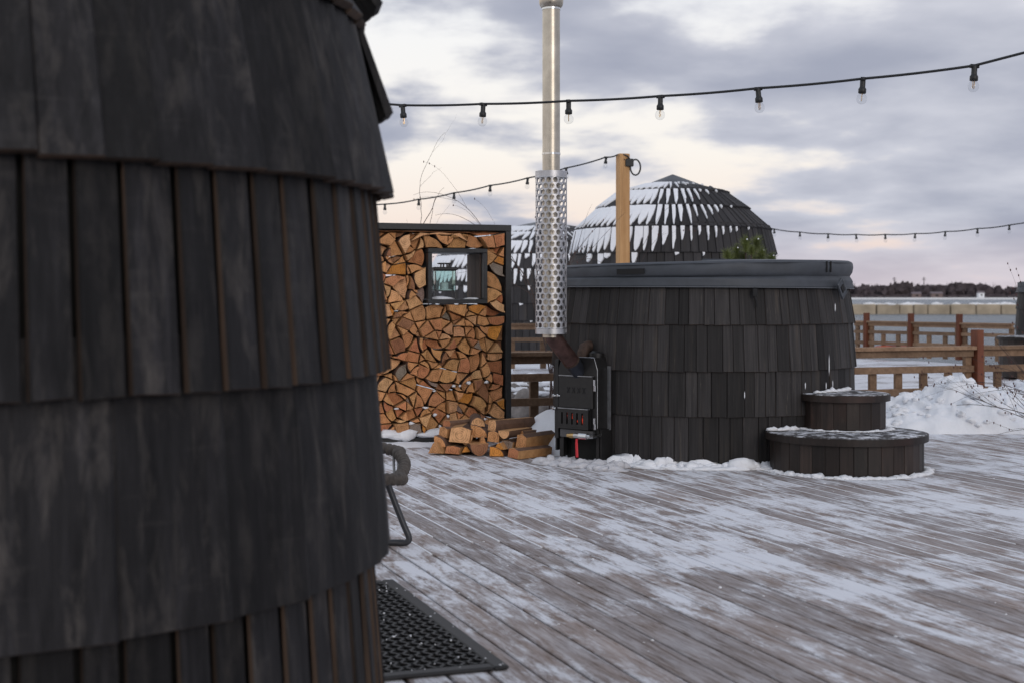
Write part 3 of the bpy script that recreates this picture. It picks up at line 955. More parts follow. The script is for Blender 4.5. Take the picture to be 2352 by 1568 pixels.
curved_patch(tub, TUBC, 1418, 1480, 1.198, 1.232, 1.003, .007, M_BLACK, "velcro_patch", lid, .016)
for fx in (1897, 1906):
    curved_patch(tub, TUBC, fx, fx + 2.5, 1.192, 1.262, 1.003, .006, M_BLACK, "seam", lid, .016)
def buckle():
    phi, Y = phi_at(TUBC, 1928, 1.03)
    p = on_circle(tub, TUBC, phi, 1.045, 1.10)
    er = Vector((math.cos(phi), math.sin(phi), 0)); et = Vector((-math.sin(phi), math.cos(phi), 0))
    M = basis(et, Vector((0, 0, 1)).cross(et), Vector((0, 0, 1)), p) @ Matrix.Rotation(R(-38), 4, 'Y')
    b = MB(); b.bbox((0, 0, 0), (.075, .014, .12), .004, M); o = b.build("strap", M_COVER, skirt)
    b = MB(); b.box((0, -.009, 0), (.034, .006, .044), M); b.build("velcro_patch", M_BLACK, skirt)
    b = MB(); b.tube([M @ Vector(q) for q in ((-.034, -.008, -.056), (.034, -.008, -.056), (.034, -.008, .056), (-.034, -.008, .056))], .0028, 6, True); b.build("piping", M_PIPING, skirt)
    phi, Y = phi_at(TUBC, 1733, 1.02)
    er = Vector((math.cos(phi), math.sin(phi), 0))
    b = MB(); b.bbox(er * 1.026 + Vector((0, 0, 1.074)), (.03, .022, .05), .004); b.tube([er * 1.03 + Vector((0, 0, 1.05)), er * 1.032 + Vector((.008, 0, 1.02)), er * 1.03 + Vector((.012, 0, .985))], .006, 6)
    b.build("strap_clip", M_BLACK, tub)
buckle()

# a second tub at the right edge, farther off, with its step
C2 = (8.02, 19.6)
build_tub(C2, "smaller looking hot tub cut by the right edge, far behind the snow heap", False, 140)

# --- steps
def clip_strip(rad, y0, y1, n=14):
    pts = []
    for k in range(n + 1):
        y = y0 + (y1 - y0) * k / n
        pts.append((math.sqrt(max(0, rad * rad - y * y)), y))
    return pts + [(-x, y) for x, y in reversed(pts)]
def round_step(C, rad, z0, z1, label, tubC, tubR, wst=.082, seed=3, rot=0.3):
    t = thing("round_step", label, "step", (C[0], C[1], z0), group="stained wooden steps of the hot tub")
    rr = random.Random(seed)
    h = z1 - z0
    inner([(rad - .06, 0.004), (rad - .06, h - .03)], "core", M_DARK, t, 32)
    meshes = []
    n = int(2 * PI * rad / wst)
    for k in range(n):
        phi = 2 * PI * k / n
        p = Vector((C[0] + rad * math.cos(phi), C[1] + rad * math.sin(phi)))
        if (p - Vector(tubC)).length < tubR + 0.0: continue
        w = 2 * PI * rad / n - .003
        b = MB(); b.bbox((0, 0, (h - .026) / 2 + .002), (w, .022, h - .028), .0025)
        o = b.build("stave", M_STEP, t)
        o.matrix_local = Matrix.Rotation(phi + PI / 2, 4, 'Z') @ Matrix.Translation((0, -(rad - .018) + rr.uniform(-.002, .002), 0))
    # top boards, cut round
    ro = rad + .012
    nb = max(3, round(2 * ro / .105))
    for k in range(nb):
        y0 = -ro + 2 * ro * k / nb + .002; y1 = -ro + 2 * ro * (k + 1) / nb - .002
        y0 = max(y0, -ro * .9995); y1 = min(y1, ro * .9995)
        b = MB(); b.prism(clip_strip(ro, y0, y1), h - .026, h - rr.uniform(0, .002))
        o = b.build("top_board", M_STEPTOP, t); o.matrix_local = Matrix.Rotation(rot, 4, 'Z')
    b = MB(); b.lathe([(ro + .002, h - .044), (ro + .012, h - .044), (ro + .012, h - .004), (ro + .002, h - .004)], 72, cap=False)
    b.build("rim_band", M_STEP, t, True, angle=30)
    return t
S1 = (2.036, 8.67); S2 = (2.076, 8.91)
round_step(S1, .462, 0.0, .232, "wide lower half-round step of dark staves beside the hot tub", TUBC, 1.0)
round_step(S2, .262, .233, .452, "small upper half-round step standing on the wider one", TUBC, 1.0, seed=5, rot=.9)
round_step((7.05, 18.7), .62, 0.0, .53, "dark step beside the farther hot tub at the right edge", C2, 1.0, .12, 9, .2)

# ------------------------------------------------------------------ stove with flue
def build_stove():
    a = R(42)
    n = Vector((-math.sin(a), -math.cos(a), 0)); xr = Vector((math.cos(a), -math.sin(a), 0))
    org = Vector((.533, 8.88, 0))                 # front right edge
    t = thing("wood_stove", "black steel wood stove with tall chimney built onto the hot tub", "stove")
    T = basis(xr, -n, Vector((0, 0, 1)), org)    # local x right, y back, z up; front is y=0
    t.matrix_local = T
    W, H0, H1 = .316, .155, .668
    D = .115
    # cabinet: chamfered side profile (y,z), swept in x
    def slab(x0, x1, prof, m, name, parent=t):
        b = MB()
        k = len(prof)
        vs = [(x0, y, z) for y, z in prof] + [(x1, y, z) for y, z in prof]
        fs = [tuple(range(k)), tuple(range(2 * k - 1, k - 1, -1))] + [(i, k + i, k + (i + 1) % k, (i + 1) % k) for i in range(k)]
        b.add(vs, fs); return b.build(name, m, parent)
    b = MB()
    fr = [(-W, .22), (0, .22), (0, H1 - .075), (-.026, H1), (-W + .026, H1), (-W, H1 - .075)]
    k = len(fr)
    vs = [(x, 0.0, z) for x, z in fr] + [(x, D, z) for x, z in fr]
    fs = [tuple(range(k)), tuple(range(2 * k - 1, k - 1, -1))] + [(i, k + i, k + (i + 1) % k, (i + 1) % k) for i in range(k)]
    b.add(vs, fs); body = b.build("cabinet", M_STOVE, t)
    # bright folded edge along the front right and top
    b = MB(); b.tube([(.0015, -.0015, .23), (.0015, -.0015, H1 - .075), (-.0255, -.0015, H1 + .0015), (-W + .026, -.0015, H1 + .0015)], .0022, 5); b.build("folded_edge", M_STOVE_EDGE, t)
    # rear frame of the stove against the shingles
    b = MB(); b.box((.0125, D - .012, .415), (.022, .010, .40)); b.build("heat_shield", M_STOVE_EDGE, t)
    b = MB(); b.box((-W - .018, .05, .40), (.03, .10, .50)); b.build("side_flange", M_STOVE, t)
    b = MB(); b.box((-W - .038, .12, .36), (.012, .20, .58)); b.build("heat_shield", M_STOVE, t)
    # legs, bottom tray
    for x in (-W + .014, -.014):
        for y in (.03, D - .02):
            b = MB(); b.box((x, y, .11), (.022, .022, .22)); b.build("leg", M_STOVE, t)
    for x in (-W - .006, .008):
        b = MB(); b.box((x, .075, .128), (.012, .10, .19)); b.build("side_panel", M_STOVE, t)
    b = MB(); b.box((-W / 2, .10, .115), (W - .03, .01, .20)); b.build("hollow_shade_panel", M_DARK, t)  # added black panel, paints the dark hollow under the cabinet
    b = MB(); b.box((-W / 2 - .01, .012, .186), (W - .05, .03, .048)); b.build("ash_lip", M_ASH, t)
    # fire door with crosses drawn on
    door = MB()
    dx0, dx1, dz0, dz1 = -W + .02, -.026, .350, .550
    # solid upper plate; black bars laid on it paint the dark of X cuts
    b = MB(); b.bbox(((dx0 + dx1) / 2, -.009, (dz0 + dz1) / 2), (dx1 - dx0, .016, dz1 - dz0), .002); d = b.build("fire_door", M_STOVE, t)
    for i in range(4):
        cx = dx0 + .075 + i * .042
        for s in (-1, 1):
            b = MB(); b.box((0, 0, 0), (.006, .0035, .04), Matrix.Translation((cx, -.0175, .462)) @ Matrix.Rotation(s * R(32), 4, 'Y')); b.build("painted_slot", M_BLACK, d)
    b = MB(); b.box(((dx0 + dx1) / 2, -.014, dz1 + .0025), (dx1 - dx0, .024, .004)); b.build("door_lip", M_STOVE_EDGE, d)
    # lower draught plate: real bars with five slots, embers behind
    lz0, lz1 = .218, .344
    lx0, lx1 = -W + .018, -.052
    lo = MB()
    n_sl = 5; sw = .0135; sx = [lx0 + .034 + i * .041 for i in range(n_sl)]
    lo.box(((lx0 + lx1) / 2, -.022, lz1 - .012), (lx1 - lx0, .014, .024)); lo.box(((lx0 + lx1) / 2, -.022, lz0 + .0145), (lx1 - lx0, .014, .029))
    edges = [lx0] + [e for s in sx for e in (s - sw / 2, s + sw / 2)] + [lx1]
    for i in range(0, len(edges), 2):
        lo.box(((edges[i] + edges[i + 1]) / 2, -.0222, (lz0 + lz1) / 2 + .0025), (edges[i + 1] - edges[i], .0136, lz1 - lz0 - .0525))
    dr = lo.build("draught_plate", M_STOVE, t)
    b = MB(); b.box(((lx0 + lx1) / 2, -.02, lz1 + .002), (lx1 - lx0, .026, .004)); b.build("door_lip", M_STOVE_EDGE, dr)
    b = MB(); b.box(((lx0 + lx1) / 2, -.0035, (lz0 + lz1) / 2), (lx1 - lx0, .005, lz1 - lz0 - .01)); b.build("ash_plate", M_BLACK, dr)
    for i, (z, h) in enumerate(((.275, .03), (.303, .048), (.297, .040), (.27, .03), (.28, .055))):
        if i in (0,): continue
        b = MB(); lump(b, (sx[i] - .003, -.017, z), (.0105, .003, h / 2 if i != 3 else .01), i + .4, .25, ICO1); b.build("ember", M_EMBER, dr)
    # hinges
    for z in (.515, .275):
        b = MB(); b.box((-.012, -.010, z), (.013, .016, .036)); b.tube([(-.010, -.014, z - .052), (-.010, -.014, z - .018)], .008, 8); b.build("hinge", M_CHROME, t, False)
    # bolts on the left edge
    for x, z in ((-W - .01, .420), (-W + .026, .422), (-W - .012, .34)):
        b = MB(); b.tube([(x - .012, -.02, z), (x + .006, -.02, z)], .006, 8); b.tube([(x - .020, -.02, z), (x - .009, -.02, z)], .0105, 6)
        b.build("bolt", M_CHROME, t)
    # drain valve
    v = MB(); vz, vy = .185, -.085
    v.tube([(-.115, vy, vz), (-.075, vy, vz)], .017, 8); v.tube([(-.075, vy, vz), (-.012, vy, vz)], [.020, .020], 12)
    val = v.build("drain_valve", M_CHROME, t)
    b = MB(); b.tube([(-.172, vy, vz - .002), (-.150, vy, vz - .002)], .0115, 10); b.tube([(-.150, vy, vz - .002), (-.114, vy, vz)], .0165, 8); b.build("brass_spout", M_BRASS, val)
    b = MB(); b.tube([(-.012, vy, vz), (.002, vy, vz), (.006, vy + .02, vz), (.006, vy + .11, vz)], .013, 10); b.build("valve_pipe", M_CHROME, val)
    b = MB(); b.tube([(-.096, vy, vz - .02), (-.095, vy - .004, vz - .045)], .0075, 8); b.bbox((0, 0, 0), (.020, .008, .095), .003, Matrix.Translation((-.093, vy - .004, vz - .088)) @ Matrix.Rotation(R(-3), 4, 'Y')); b.build("lever", M_RED, val)
    # flue --- in world space, turned into the stove's frame
    Ti = T.inverted()
    def wl(p): return Ti @ Vector(p)
    fx, fy = .2424, 8.793
    pr = .0545
    zg0, zg1 = .821, 1.8227
    b = MB(); b.tube([wl((fx, fy, .80)), wl((fx, fy, 2.86))], pr, 32, cap=False); b.build("flue_pipe", M_FLUE, t, True)
    for z in (1.925, 1.92 + .9):
        b = MB(); b.tube([wl((fx, fy, z)), wl((fx, fy, z + .012))], pr + .003, 32); b.build("flue_joint", M_CHROME, t, True, angle=40)
    b = MB()
    prof = [(.0, 2.835), (.062, 2.835), (.070, 2.845), (.075, 2.865), (.076, 3.0), (.055, 3.03), (.0, 3.035)]
    b.lathe([(r + .0001, z) for r, z in prof], 32, (0, 0, 0)); cp = b.build("chimney_cap", M_FLUE, t, True, angle=40); cp.matrix_local = Ti @ Matrix.Translation((fx, fy, 0))
    # perforated guard, every hole cut
    g = MB(); gr = .097; th = .0022
    nc, nr = 15, 26
    ch = (zg1 - zg0 - .075) / nr; cwid = 2 * PI / nc; hole = .0158
    nh = 12
    def P(ang, z, rr_): return (rr_ * math.cos(ang), rr_ * math.sin(ang), z)
    for r_ in range(nr):
        zc = zg0 + .035 + (r_ + .5) * ch
        for c_ in range(nc):
            ac = (c_ + .5 * (r_ % 2)) * cwid + .13
            ring_h, ring_b = [], []
            for q in range(nh):
                w = 2 * PI * (q + .5) / nh
                ring_h.append((ac + hole * math.cos(w) / gr, zc + hole * math.sin(w)))
                dx, dz = math.cos(w), math.sin(w)
                s = 1 / max(abs(dx) / (cwid / 2), abs(dz) / (ch / 2), 1e-6)
                ring_b.append([dx * s, dz * s])
            # snap the nearest boundary samples onto the corners so the cells tile
            for sxn, szn in ((1, 1), (-1, 1), (-1, -1), (1, -1)):
                tgt = (sxn * cwid / 2, szn * ch / 2)
                i = min(range(nh), key=lambda k: ((ring_b[k][0] - tgt[0]) * gr) ** 2 + (ring_b[k][1] - tgt[1]) ** 2)
                ring_b[i] = list(tgt)
            vs = [P(a_, z_, gr) for a_, z_ in ring_h] + [P(ac + x_, zc + z_, gr) for x_, z_ in ring_b] + [P(a_, z_, gr - th) for a_, z_ in ring_h] + [P(ac + x_, zc + z_, gr - th) for x_, z_ in ring_b]
            fs = []
            for q in range(nh):
                l = (q + 1) % nh
                fs.append((q, nh + q, nh + l, l)); fs.append((2 * nh + l, 3 * nh + l, 3 * nh + q, 2 * nh + q)); fs.append((q, l, 2 * nh + l, 2 * nh + q))
            g.add(vs, fs)
    gd = g.build("perforated_guard", M_GUARD, t); gd.matrix_local = Ti @ Matrix.Translation((fx, fy, 0))
    for z0, z1 in ((zg0, zg0 + .035), (zg1 - .04, zg1)):
        b = MB(); b.lathe([(gr - .004, z0), (gr + .0015, z0), (gr + .0015, z1), (gr - .004, z1)], 48, cap=False); o = b.build("guard_band", M_GUARD, gd, True, angle=40)
        zz = z1 if z0 < 1 else z0
        b = MB(); b.tube([(gr * 1.018 * math.cos(2 * PI * k / 48), gr * 1.018 * math.sin(2 * PI * k / 48), zz) for k in range(48)], .0035, 6, True); b.build("guard_bead", M_CHROME, gd, True)
    b = MB(); b.box((gr + .002, 0, (zg0 + zg1) / 2), (.003, .012, zg1 - zg0 - .02), Matrix.Rotation(R(-20), 4, 'Z')); b.build("guard_seam", M_GUARD, gd)
    # elbow from the flue into the stove's roof
    p0 = Vector((fx, fy, .86)); p1 = Vector((fx + .012, fy, .80)); p2 = Vector((.425, 8.997, .578))
    mid = p1.lerp(p2, .70)
    b = MB(); b.tube([wl(p0), wl(p1), wl(mid)], .052, 24); b.build("slanted_pipe", M_COPPER, t, True, angle=50)
    b = MB(); b.tube([wl(mid + (p1 - mid).normalized() * .01), wl(mid - (p1 - mid).normalized() * .003)], .0545, 24); b.build("pipe_collar", M_RUST, t, True, angle=40)
    b = MB(); b.tube([wl(mid), wl(p2)], .0495, 24); b.build("stove_socket", M_BLUEPIPE, t, True, angle=50)
    # water pipe back into the tub
    q = [Vector((.452, 9.06, .62)), Vector((.452, 9.06, .69)), Vector((.462, 9.075, .725)), Vector((.49, 9.10, .735)), Vector((.56, 9.16, .735))]
    b = MB(); b.tube([wl(p) for p in q], .037, 16); b.build("water_pipe", M_RUST, t, True, angle=60)
    b = MB(); b.tube([wl((.535, 9.0, .63)), wl((.535, 9.0, .695)), wl((.536, 9.001, .703))], [.045, .045, .03], 16); b.build("inlet_cap", M_STOVE, t, True, angle=40)
build_stove()

# ------------------------------------------------------------------ firewood rack
RACK_V, RACK_D = 9.80, .35
RU1 = 3.457                                   # right outer edge
RW = 1.08                                     # whole width
RH = 1.572
RT = .044
RM = Matrix.Translation(uv(RU1 - RW, RACK_V)) @ Matrix.Rotation(ALPHA, 4, 'Z')   # local x along the rack, y into it
def rx(fx, v=RACK_V):                         # where a sight line meets the rack's front, in rack x
    k = (fx - 1176) / 3266
    # point Y*(k,1) with V.p = v
    Y = v / (V.x * k + V.y)
    return U.x * k * Y + U.y * Y - (RU1 - RW), Y
def rz_(fx, fy):
    x, Y = rx(fx)
    return EYE - (fy - 682) / 3266 * Y
rack = thing("firewood_rack", "tall black steel firewood rack with a square window opening", "rack")
rack.matrix_local = RM
wx0, wx1 = rx(981)[0], rx(1117)[0]
wz0, wz1 = rz_(1050, 698), rz_(1050, 572)
def build_rack():
    b = MB(); b.bbox((RW / 2, RACK_D / 2, RH - RT / 2), (RW, RACK_D, RT), .002); b.build("top_beam", M_STEEL, rack)
    b = MB(); b.bbox((RW / 2, RACK_D / 2, RT / 2 + .004), (RW, RACK_D, RT), .002); b.build("bottom_beam", M_STEEL, rack)
    for x in (RT / 2, RW - RT / 2):
        b = MB(); b.bbox((x, RACK_D / 2, RH / 2), (RT - .002, RACK_D - .004, RH - 2 * RT - .002), .002); b.build("side_post", M_STEEL, rack)
    # window box
    w = .030
    d = RACK_D + .02
    wb = MB(); wb.bbox(((wx0 + wx1) / 2, d / 2 - .03, wz0 + w / 2), (wx1 - wx0, d, w), .002)
    win = wb.build("window_box", M_STEEL, rack)
    b = MB(); b.bbox(((wx0 + wx1) / 2, d / 2 - .03, wz1 - w / 2), (wx1 - wx0, d, w), .002); b.build("lintel", M_STEEL, win)
    for x in (wx0 + w / 2, wx1 - w / 2):
        b = MB(); b.bbox((x, d / 2 - .03, (wz0 + wz1) / 2), (w - .001, d - .002, wz1 - wz0 - 2 * w - .002), .002); b.build("jamb", M_STEEL, win)
    for x in (wx0 + w + .004, wx1 - w - .004):
        for k in range(3):
            b = MB(); b.box((x, d / 2 + .0 + (k - 1) * .105, (wz0 + wz1) / 2), (.008, .102, wz1 - wz0 - 2 * w - .006)); b.build("lining_board", M_RACKWOOD, win)
build_rack()

LOG_TONES = {"tan": (0.60, 0.295, 0.128), "pale": (0.68, 0.375, 0.185), "orange": (0.66, 0.27, 0.060), "reddish": (0.50, 0.205, 0.095), "brown": (0.33, 0.155, 0.082), "grey": (0.27, 0.205, 0.165)}
def log_mesh(poly, depth, rr, arc_edges=()):
    """poly in (x,z), front at y=0 going back to y=depth; ring 1 chamfer; slot 0 end, 1 split face, 2 bark"""
    n = len(poly)
    cx = sum(p[0] for p in poly) / n; cz = sum(p[1] for p in poly) / n
    b = MB()
    tx, tz = rr.uniform(-.10, .10), rr.uniform(-.10, .10)
    def fy(p): return tx * (p[0] - cx) + tz * (p[1] - cz)
    r0 = [(cx + (p[0] - cx) * .955, fy(p), cz + (p[1] - cz) * .955) for p in poly]
    r1 = [(p[0], fy(p) + .004, p[1]) for p in poly]
    s = rr.uniform(.98, 1.06); ox, oz = rr.uniform(-.008, .008), rr.uniform(-.006, .006)
    r2 = [(cx + ox + (p[0] - cx) * s, depth, cz + oz + (p[1] - cz) * s) for p in poly]
    fs = [tuple(range(n))] ; ms = [0]
    for i in range(n):
        j = (i + 1) % n
        m = 2 if i in arc_edges else 1
        fs.append((i, n + i, n + j, j)); ms.append(m)
        fs.append((n + i, 2 * n + i, 2 * n + j, n + j)); ms.append(m)
    fs.append(tuple(range(3 * n - 1, 2 * n - 1, -1))); ms.append(0)
    b.add(r0 + r1 + r2, fs); b.m = ms
    return b
def shape_log(poly, rr, gap=.0036):
    """inset a cell, round its corners, bulge a bark side"""
    P = [Vector(p) for p in poly]
    n = len(P)
    c = sum(P, Vector((0, 0))) / n
    Q = []
    for i in range(n):
        a, b_, d = P[i - 1], P[i], P[(i + 1) % n]
        e0 = (b_ - a).normalized(); e1 = (d - b_).normalized()
        n0 = Vector((-e0.y, e0.x)); n1 = Vector((-e1.y, e1.x))
        bis = n0 + n1
        k = gap / max(.35, bis.length / 2)
        Q.append(b_ + bis.normalized() * k)
    arc = None
    if rr.random() < .62:
        lens = [(Q[(i + 1) % n] - Q[i]).length for i in range(n)]
        arc = max(range(n), key=lambda i: lens[i] * rr.uniform(.6, 1.3))
    out, flags = [], []
    for i in range(n):
        a, b_ = Q[i], Q[(i + 1) % n]
        if i == arc:
            L = (b_ - a).length
            nrm = Vector(((b_ - a).y, -(b_ - a).x)).normalized()       # outward for ccw
            bul = L * rr.uniform(.10, .17)
            pa = a - nrm * bul * .95; pb = b_ - nrm * bul * .95
            for k in range(6):
                s = k / 6
                out.append(pa.lerp(pb, s) + nrm * bul * (1.0 + .0) * 4 * s * (1 - s) * .98); flags.append(True)
        else:
            nxt_is_arc = ((i + 1) % n == arc); is_after = ((i - 1) % n == arc)
            if is_after:
                pa0, pb0 = Q[arc], Q[(arc + 1) % n]
                nrm = Vector(((pb0 - pa0).y, -(pb0 - pa0).x)).normalized()
                L = (pb0 - pa0).length
                # joins the arc's end, computed there
            out.append(a.copy()); flags.append(False)
            mid = a.lerp(b_, rr.uniform(.35, .65)); 
            dd = (b_ - a); nr = Vector((-dd.y, dd.x)).normalized()
            out.append(mid + nr * rr.uniform(-.0015, .004)); flags.append(False)
    if arc is not None:
        # the vertex after the arc must sit at its end
        a, b_ = Q[arc], Q[(arc + 1) % n]
        nrm = Vector(((b_ - a).y, -(b_ - a).x)).normalized()
        idx = max(i for i, f in enumerate(flags) if f)
        nxt = (idx + 1) % len(out)
        start = min(i for i, f in enumerate(flags) if f)
        off = out[start] - a
        out[nxt] = b_ + off
    cleaned, fl = [], []
    for p, f in zip(out, flags):
        if not cleaned or (p - cleaned[-1]).length > .0015:
            cleaned.append(p); fl.append(f)
    return [tuple(p) for p in cleaned], {i for i, f in enumerate(fl) if f}

def build_logs():
    rr = random.Random(31)
    x0, x1, z0, z1 = RT + .003, RW - RT - .012, RT + .012, RH - RT - .012
    pts, edges_ = [], []
    def P(x, z): pts.append(Vector((x, z))); return len(pts) - 1
    d = .088
    # border
    nx = round((x1 - x0) / d); nz = round((z1 - z0) / d)
    border = [(x0 + (x1 - x0) * i / nx + (rr.uniform(-.2, .2) * d if 0 < i < nx else 0), z0) for i in range(nx)]
    border += [(x1, z0 + (z1 - z0) * i / nz + (rr.uniform(-.2, .2) * d if i else 0)) for i in range(nz)]
    border += [(x1 - (x1 - x0) * i / nx - (rr.uniform(-.2, .2) * d if i else 0), z1 - (rr.uniform(0, .035) if i else 0)) for i in range(nx)]
    border += [(x0, z1 - (z1 - z0) * i / nz) for i in range(nz)]
    for p in border: P(*p)
    ww = .004
    wnx, wnz = 3, 3
    wr = [(wx0 - ww + (wx1 - wx0 + 2 * ww) * i / wnx, wz0 - ww) for i in range(wnx)] + [(wx1 + ww, wz0 - ww + (wz1 - wz0 + 2 * ww) * i / wnz) for i in range(wnz)] + \
         [(wx1 + ww - (wx1 - wx0 + 2 * ww) * i / wnx, wz1 + ww) for i in range(wnx)] + [(wx0 - ww, wz1 + ww - (wz1 - wz0 + 2 * ww) * i / wnz) for i in range(wnz)]
    s0 = len(pts)
    for p in wr: P(*p)
    ce = [(s0 + i, s0 + (i + 1) % len(wr)) for i in range(len(wr))]
    rows = int((z1 - z0) / (d * .866))
    for r_ in range(1, rows + 1):
        for c_ in range(0, nx + 1):
            x = x0 + (c_ + .5 * (r_ % 2) + rr.uniform(-.40, .40)) * d; z = z0 + (r_ + rr.uniform(-.40, .40)) * d * .866
            if not (x0 + .045 < x < x1 - .045 and z0 + .045 < z < z1 - .045): continue
            if wx0 - .05 < x < wx1 + .05 and wz0 - .05 < z < wz1 + .05: continue
            P(x, z)
    res = delaunay_2d_cdt([p.copy() for p in pts], ce, [], 0, 1e-6)
    V2, F = res[0], [tuple(f) for f in res[2]]
    tris = []
    for f in F:
        c = sum((V2[i] for i in f), Vector((0, 0))) / 3
        if wx0 - ww < c.x < wx1 + ww and wz0 - ww < c.y < wz1 + ww: continue
        a = (V2[f[1]] - V2[f[0]]).cross(V2[f[2]] - V2[f[0]])
        if abs(a) < .0012: continue
        tris.append(f if a > 0 else f[::-1])
    # merge pairs into four-sided cells
    emap = {}
    for i, f in enumerate(tris):
        for k in range(3):
            emap.setdefault(frozenset((f[k], f[(k + 1) % 3])), []).append(i)
    used = set(); cells = []
    pairs = [(e, v) for e, v in emap.items() if len(v) == 2]
    pairs.sort(key=lambda ev: -(V2[list(ev[0])[0]] - V2[list(ev[0])[1]]).length * rr.uniform(.5, 1.2))
    target = int(len(tris) * .54)
    for e, (i, j) in pairs:
        if len(used) >= target: break
        if i in used or j in used: continue
        a, b_ = list(e)
        f = tris[i]
        while not (f[0] in e and f[1] in e): f = f[1:] + f[:1]
        opp = [k for k in tris[j] if k not in e][0]
        quad = [f[1], f[2], f[0], opp]
        ok = True
        for k in range(4):
            p, q, s = V2[quad[k - 1]], V2[quad[k]], V2[quad[(k + 1) % 4]]
            if (q - p).cross(s - q) < .0006: ok = False
        if not ok: continue
        used.update((i, j)); cells.append([V2[k] for k in quad])
    for i, f in enumerate(tris):
        if i not in used: cells.append([V2[k] for k in f])
    snow = MB()
    n = 0
    made = []
    for cell in cells:
        poly, arcs = shape_log(cell, rr)
        nv = len(poly)
        if nv < 3: continue
        cx = sum(p[0] for p in poly) / nv; cz = sum(p[1] for p in poly) / nv
        tone = rr.choices(["tan", "pale", "orange", "reddish", "brown", "grey"], [46, 20, 4, 16, 8, 6])[0]
        depth = RACK_D * rr.uniform(.86, .98)
        b = log_mesh([(p[0] - cx, p[1] - cz) for p in poly], depth, rr, arcs)
        o = b.build("firewood_log", [M_END, M_SPLIT, M_BARK])
        o.matrix_world = RM @ Matrix.Translation((cx, rr.uniform(-.026, .062), cz))
        j = rr.uniform(.85, 1.12)
        o.color = tuple(k * j * rr.uniform(.95, 1.05) for k in LOG_TONES[tone]) + (1,)
        shape = "rounded" if arcs else ("three-sided" if len(cell) == 3 else "four-sided")
        if cz > wz1 - .02: where = "in the row above the rack window" if wx0 - .05 < cx < wx1 + .05 else ("in the top right corner of the rack" if cx > wx1 else "near the top left of the rack")
        elif cz > wz0: where = "in the column right of the window" if cx > wx1 else "left of the rack window"
        else:
            f = (cz - z0) / (wz0 - z0)
            band = "just below the window" if f > .8 else "below the window" if f > .6 else "at mid stack" if f > .4 else "in the lower stack" if f > .18 else "at the snowy bottom"
            g = (cx - x0) / (x1 - x0)
            where = band + (" on the right" if g > .78 else " amid" if g > .52 else " on the left")
        area = abs(sum(poly[q][0] * poly[(q + 1) % nv][1] - poly[(q + 1) % nv][0] * poly[q][1] for q in range(nv))) / 2
        wd = max(p[0] for p in poly) - min(p[0] for p in poly); ht = max(p[1] for p in poly) - min(p[1] for p in poly)
        form = "flat " if wd > 1.55 * ht else "upright " if ht > 1.3 * wd else ""
        size = "large " if area > .0052 else "small " if area < .0029 else ""
        tag(o, None, "log", "split logs stacked in the firewood rack")
        made.append((o, f"{size}{tone} {form}{shape} log {where}", cx, cz))
        n += 1
        if cz < .42 and rr.random() < .13 + (.4 if cz < .15 else 0):
            top = max(poly, key=lambda p: p[1])
            lump(snow, (top[0] + rr.uniform(-.02, .02), rr.uniform(-.012, .012), top[1] - .006), (rr.uniform(.008, .022), .014, rr.uniform(.006, .013)), n, .6, ICO2)
    by = {}
    for m_ in made: by.setdefault(m_[1], []).append(m_)
    for lab, ms in by.items():
        if len(ms) == 1: ms[0][0]["label"] = lab; continue
        dx_ = max(m_[2] for m_ in ms) - min(m_[2] for m_ in ms); dz_ = max(m_[3] for m_ in ms) - min(m_[3] for m_ in ms)
        words_ = ("leftmost", "rightmost", "middle") if dx_ > dz_ else ("lowest", "highest", "middle")
        ms.sort(key=lambda m_: m_[2] if dx_ > dz_ else m_[3])
        for q, m_ in enumerate(ms):
            w_ = words_[0] if q == 0 else words_[1] if q == len(ms) - 1 else words_[2] if len(ms) == 3 else f"{('second', 'third', 'fourth', 'fifth', 'sixth')[min(q - 1, 4)]} {'from left' if dx_ > dz_ else 'from below'}"
            m_[0]["label"] = f"{lab}, {w_} such"
    for k in range(20):                       # drift on the lower beam
        lump(snow, (RW * rr.random(), -.01 + rr.uniform(-.02, .03), RT + .012 + rr.uniform(0, .03)), (rr.uniform(.05, .13), .035, rr.uniform(.015, .045)), k + 300, .4, ICO2)
    o = snow.build("snow_on_logs", M_SNOW, None, True); o.matrix_world = RM
    tag(o, "bits of snow caught between the stacked logs", "snow", kind='stuff')
    print("rack logs", n)
build_logs()

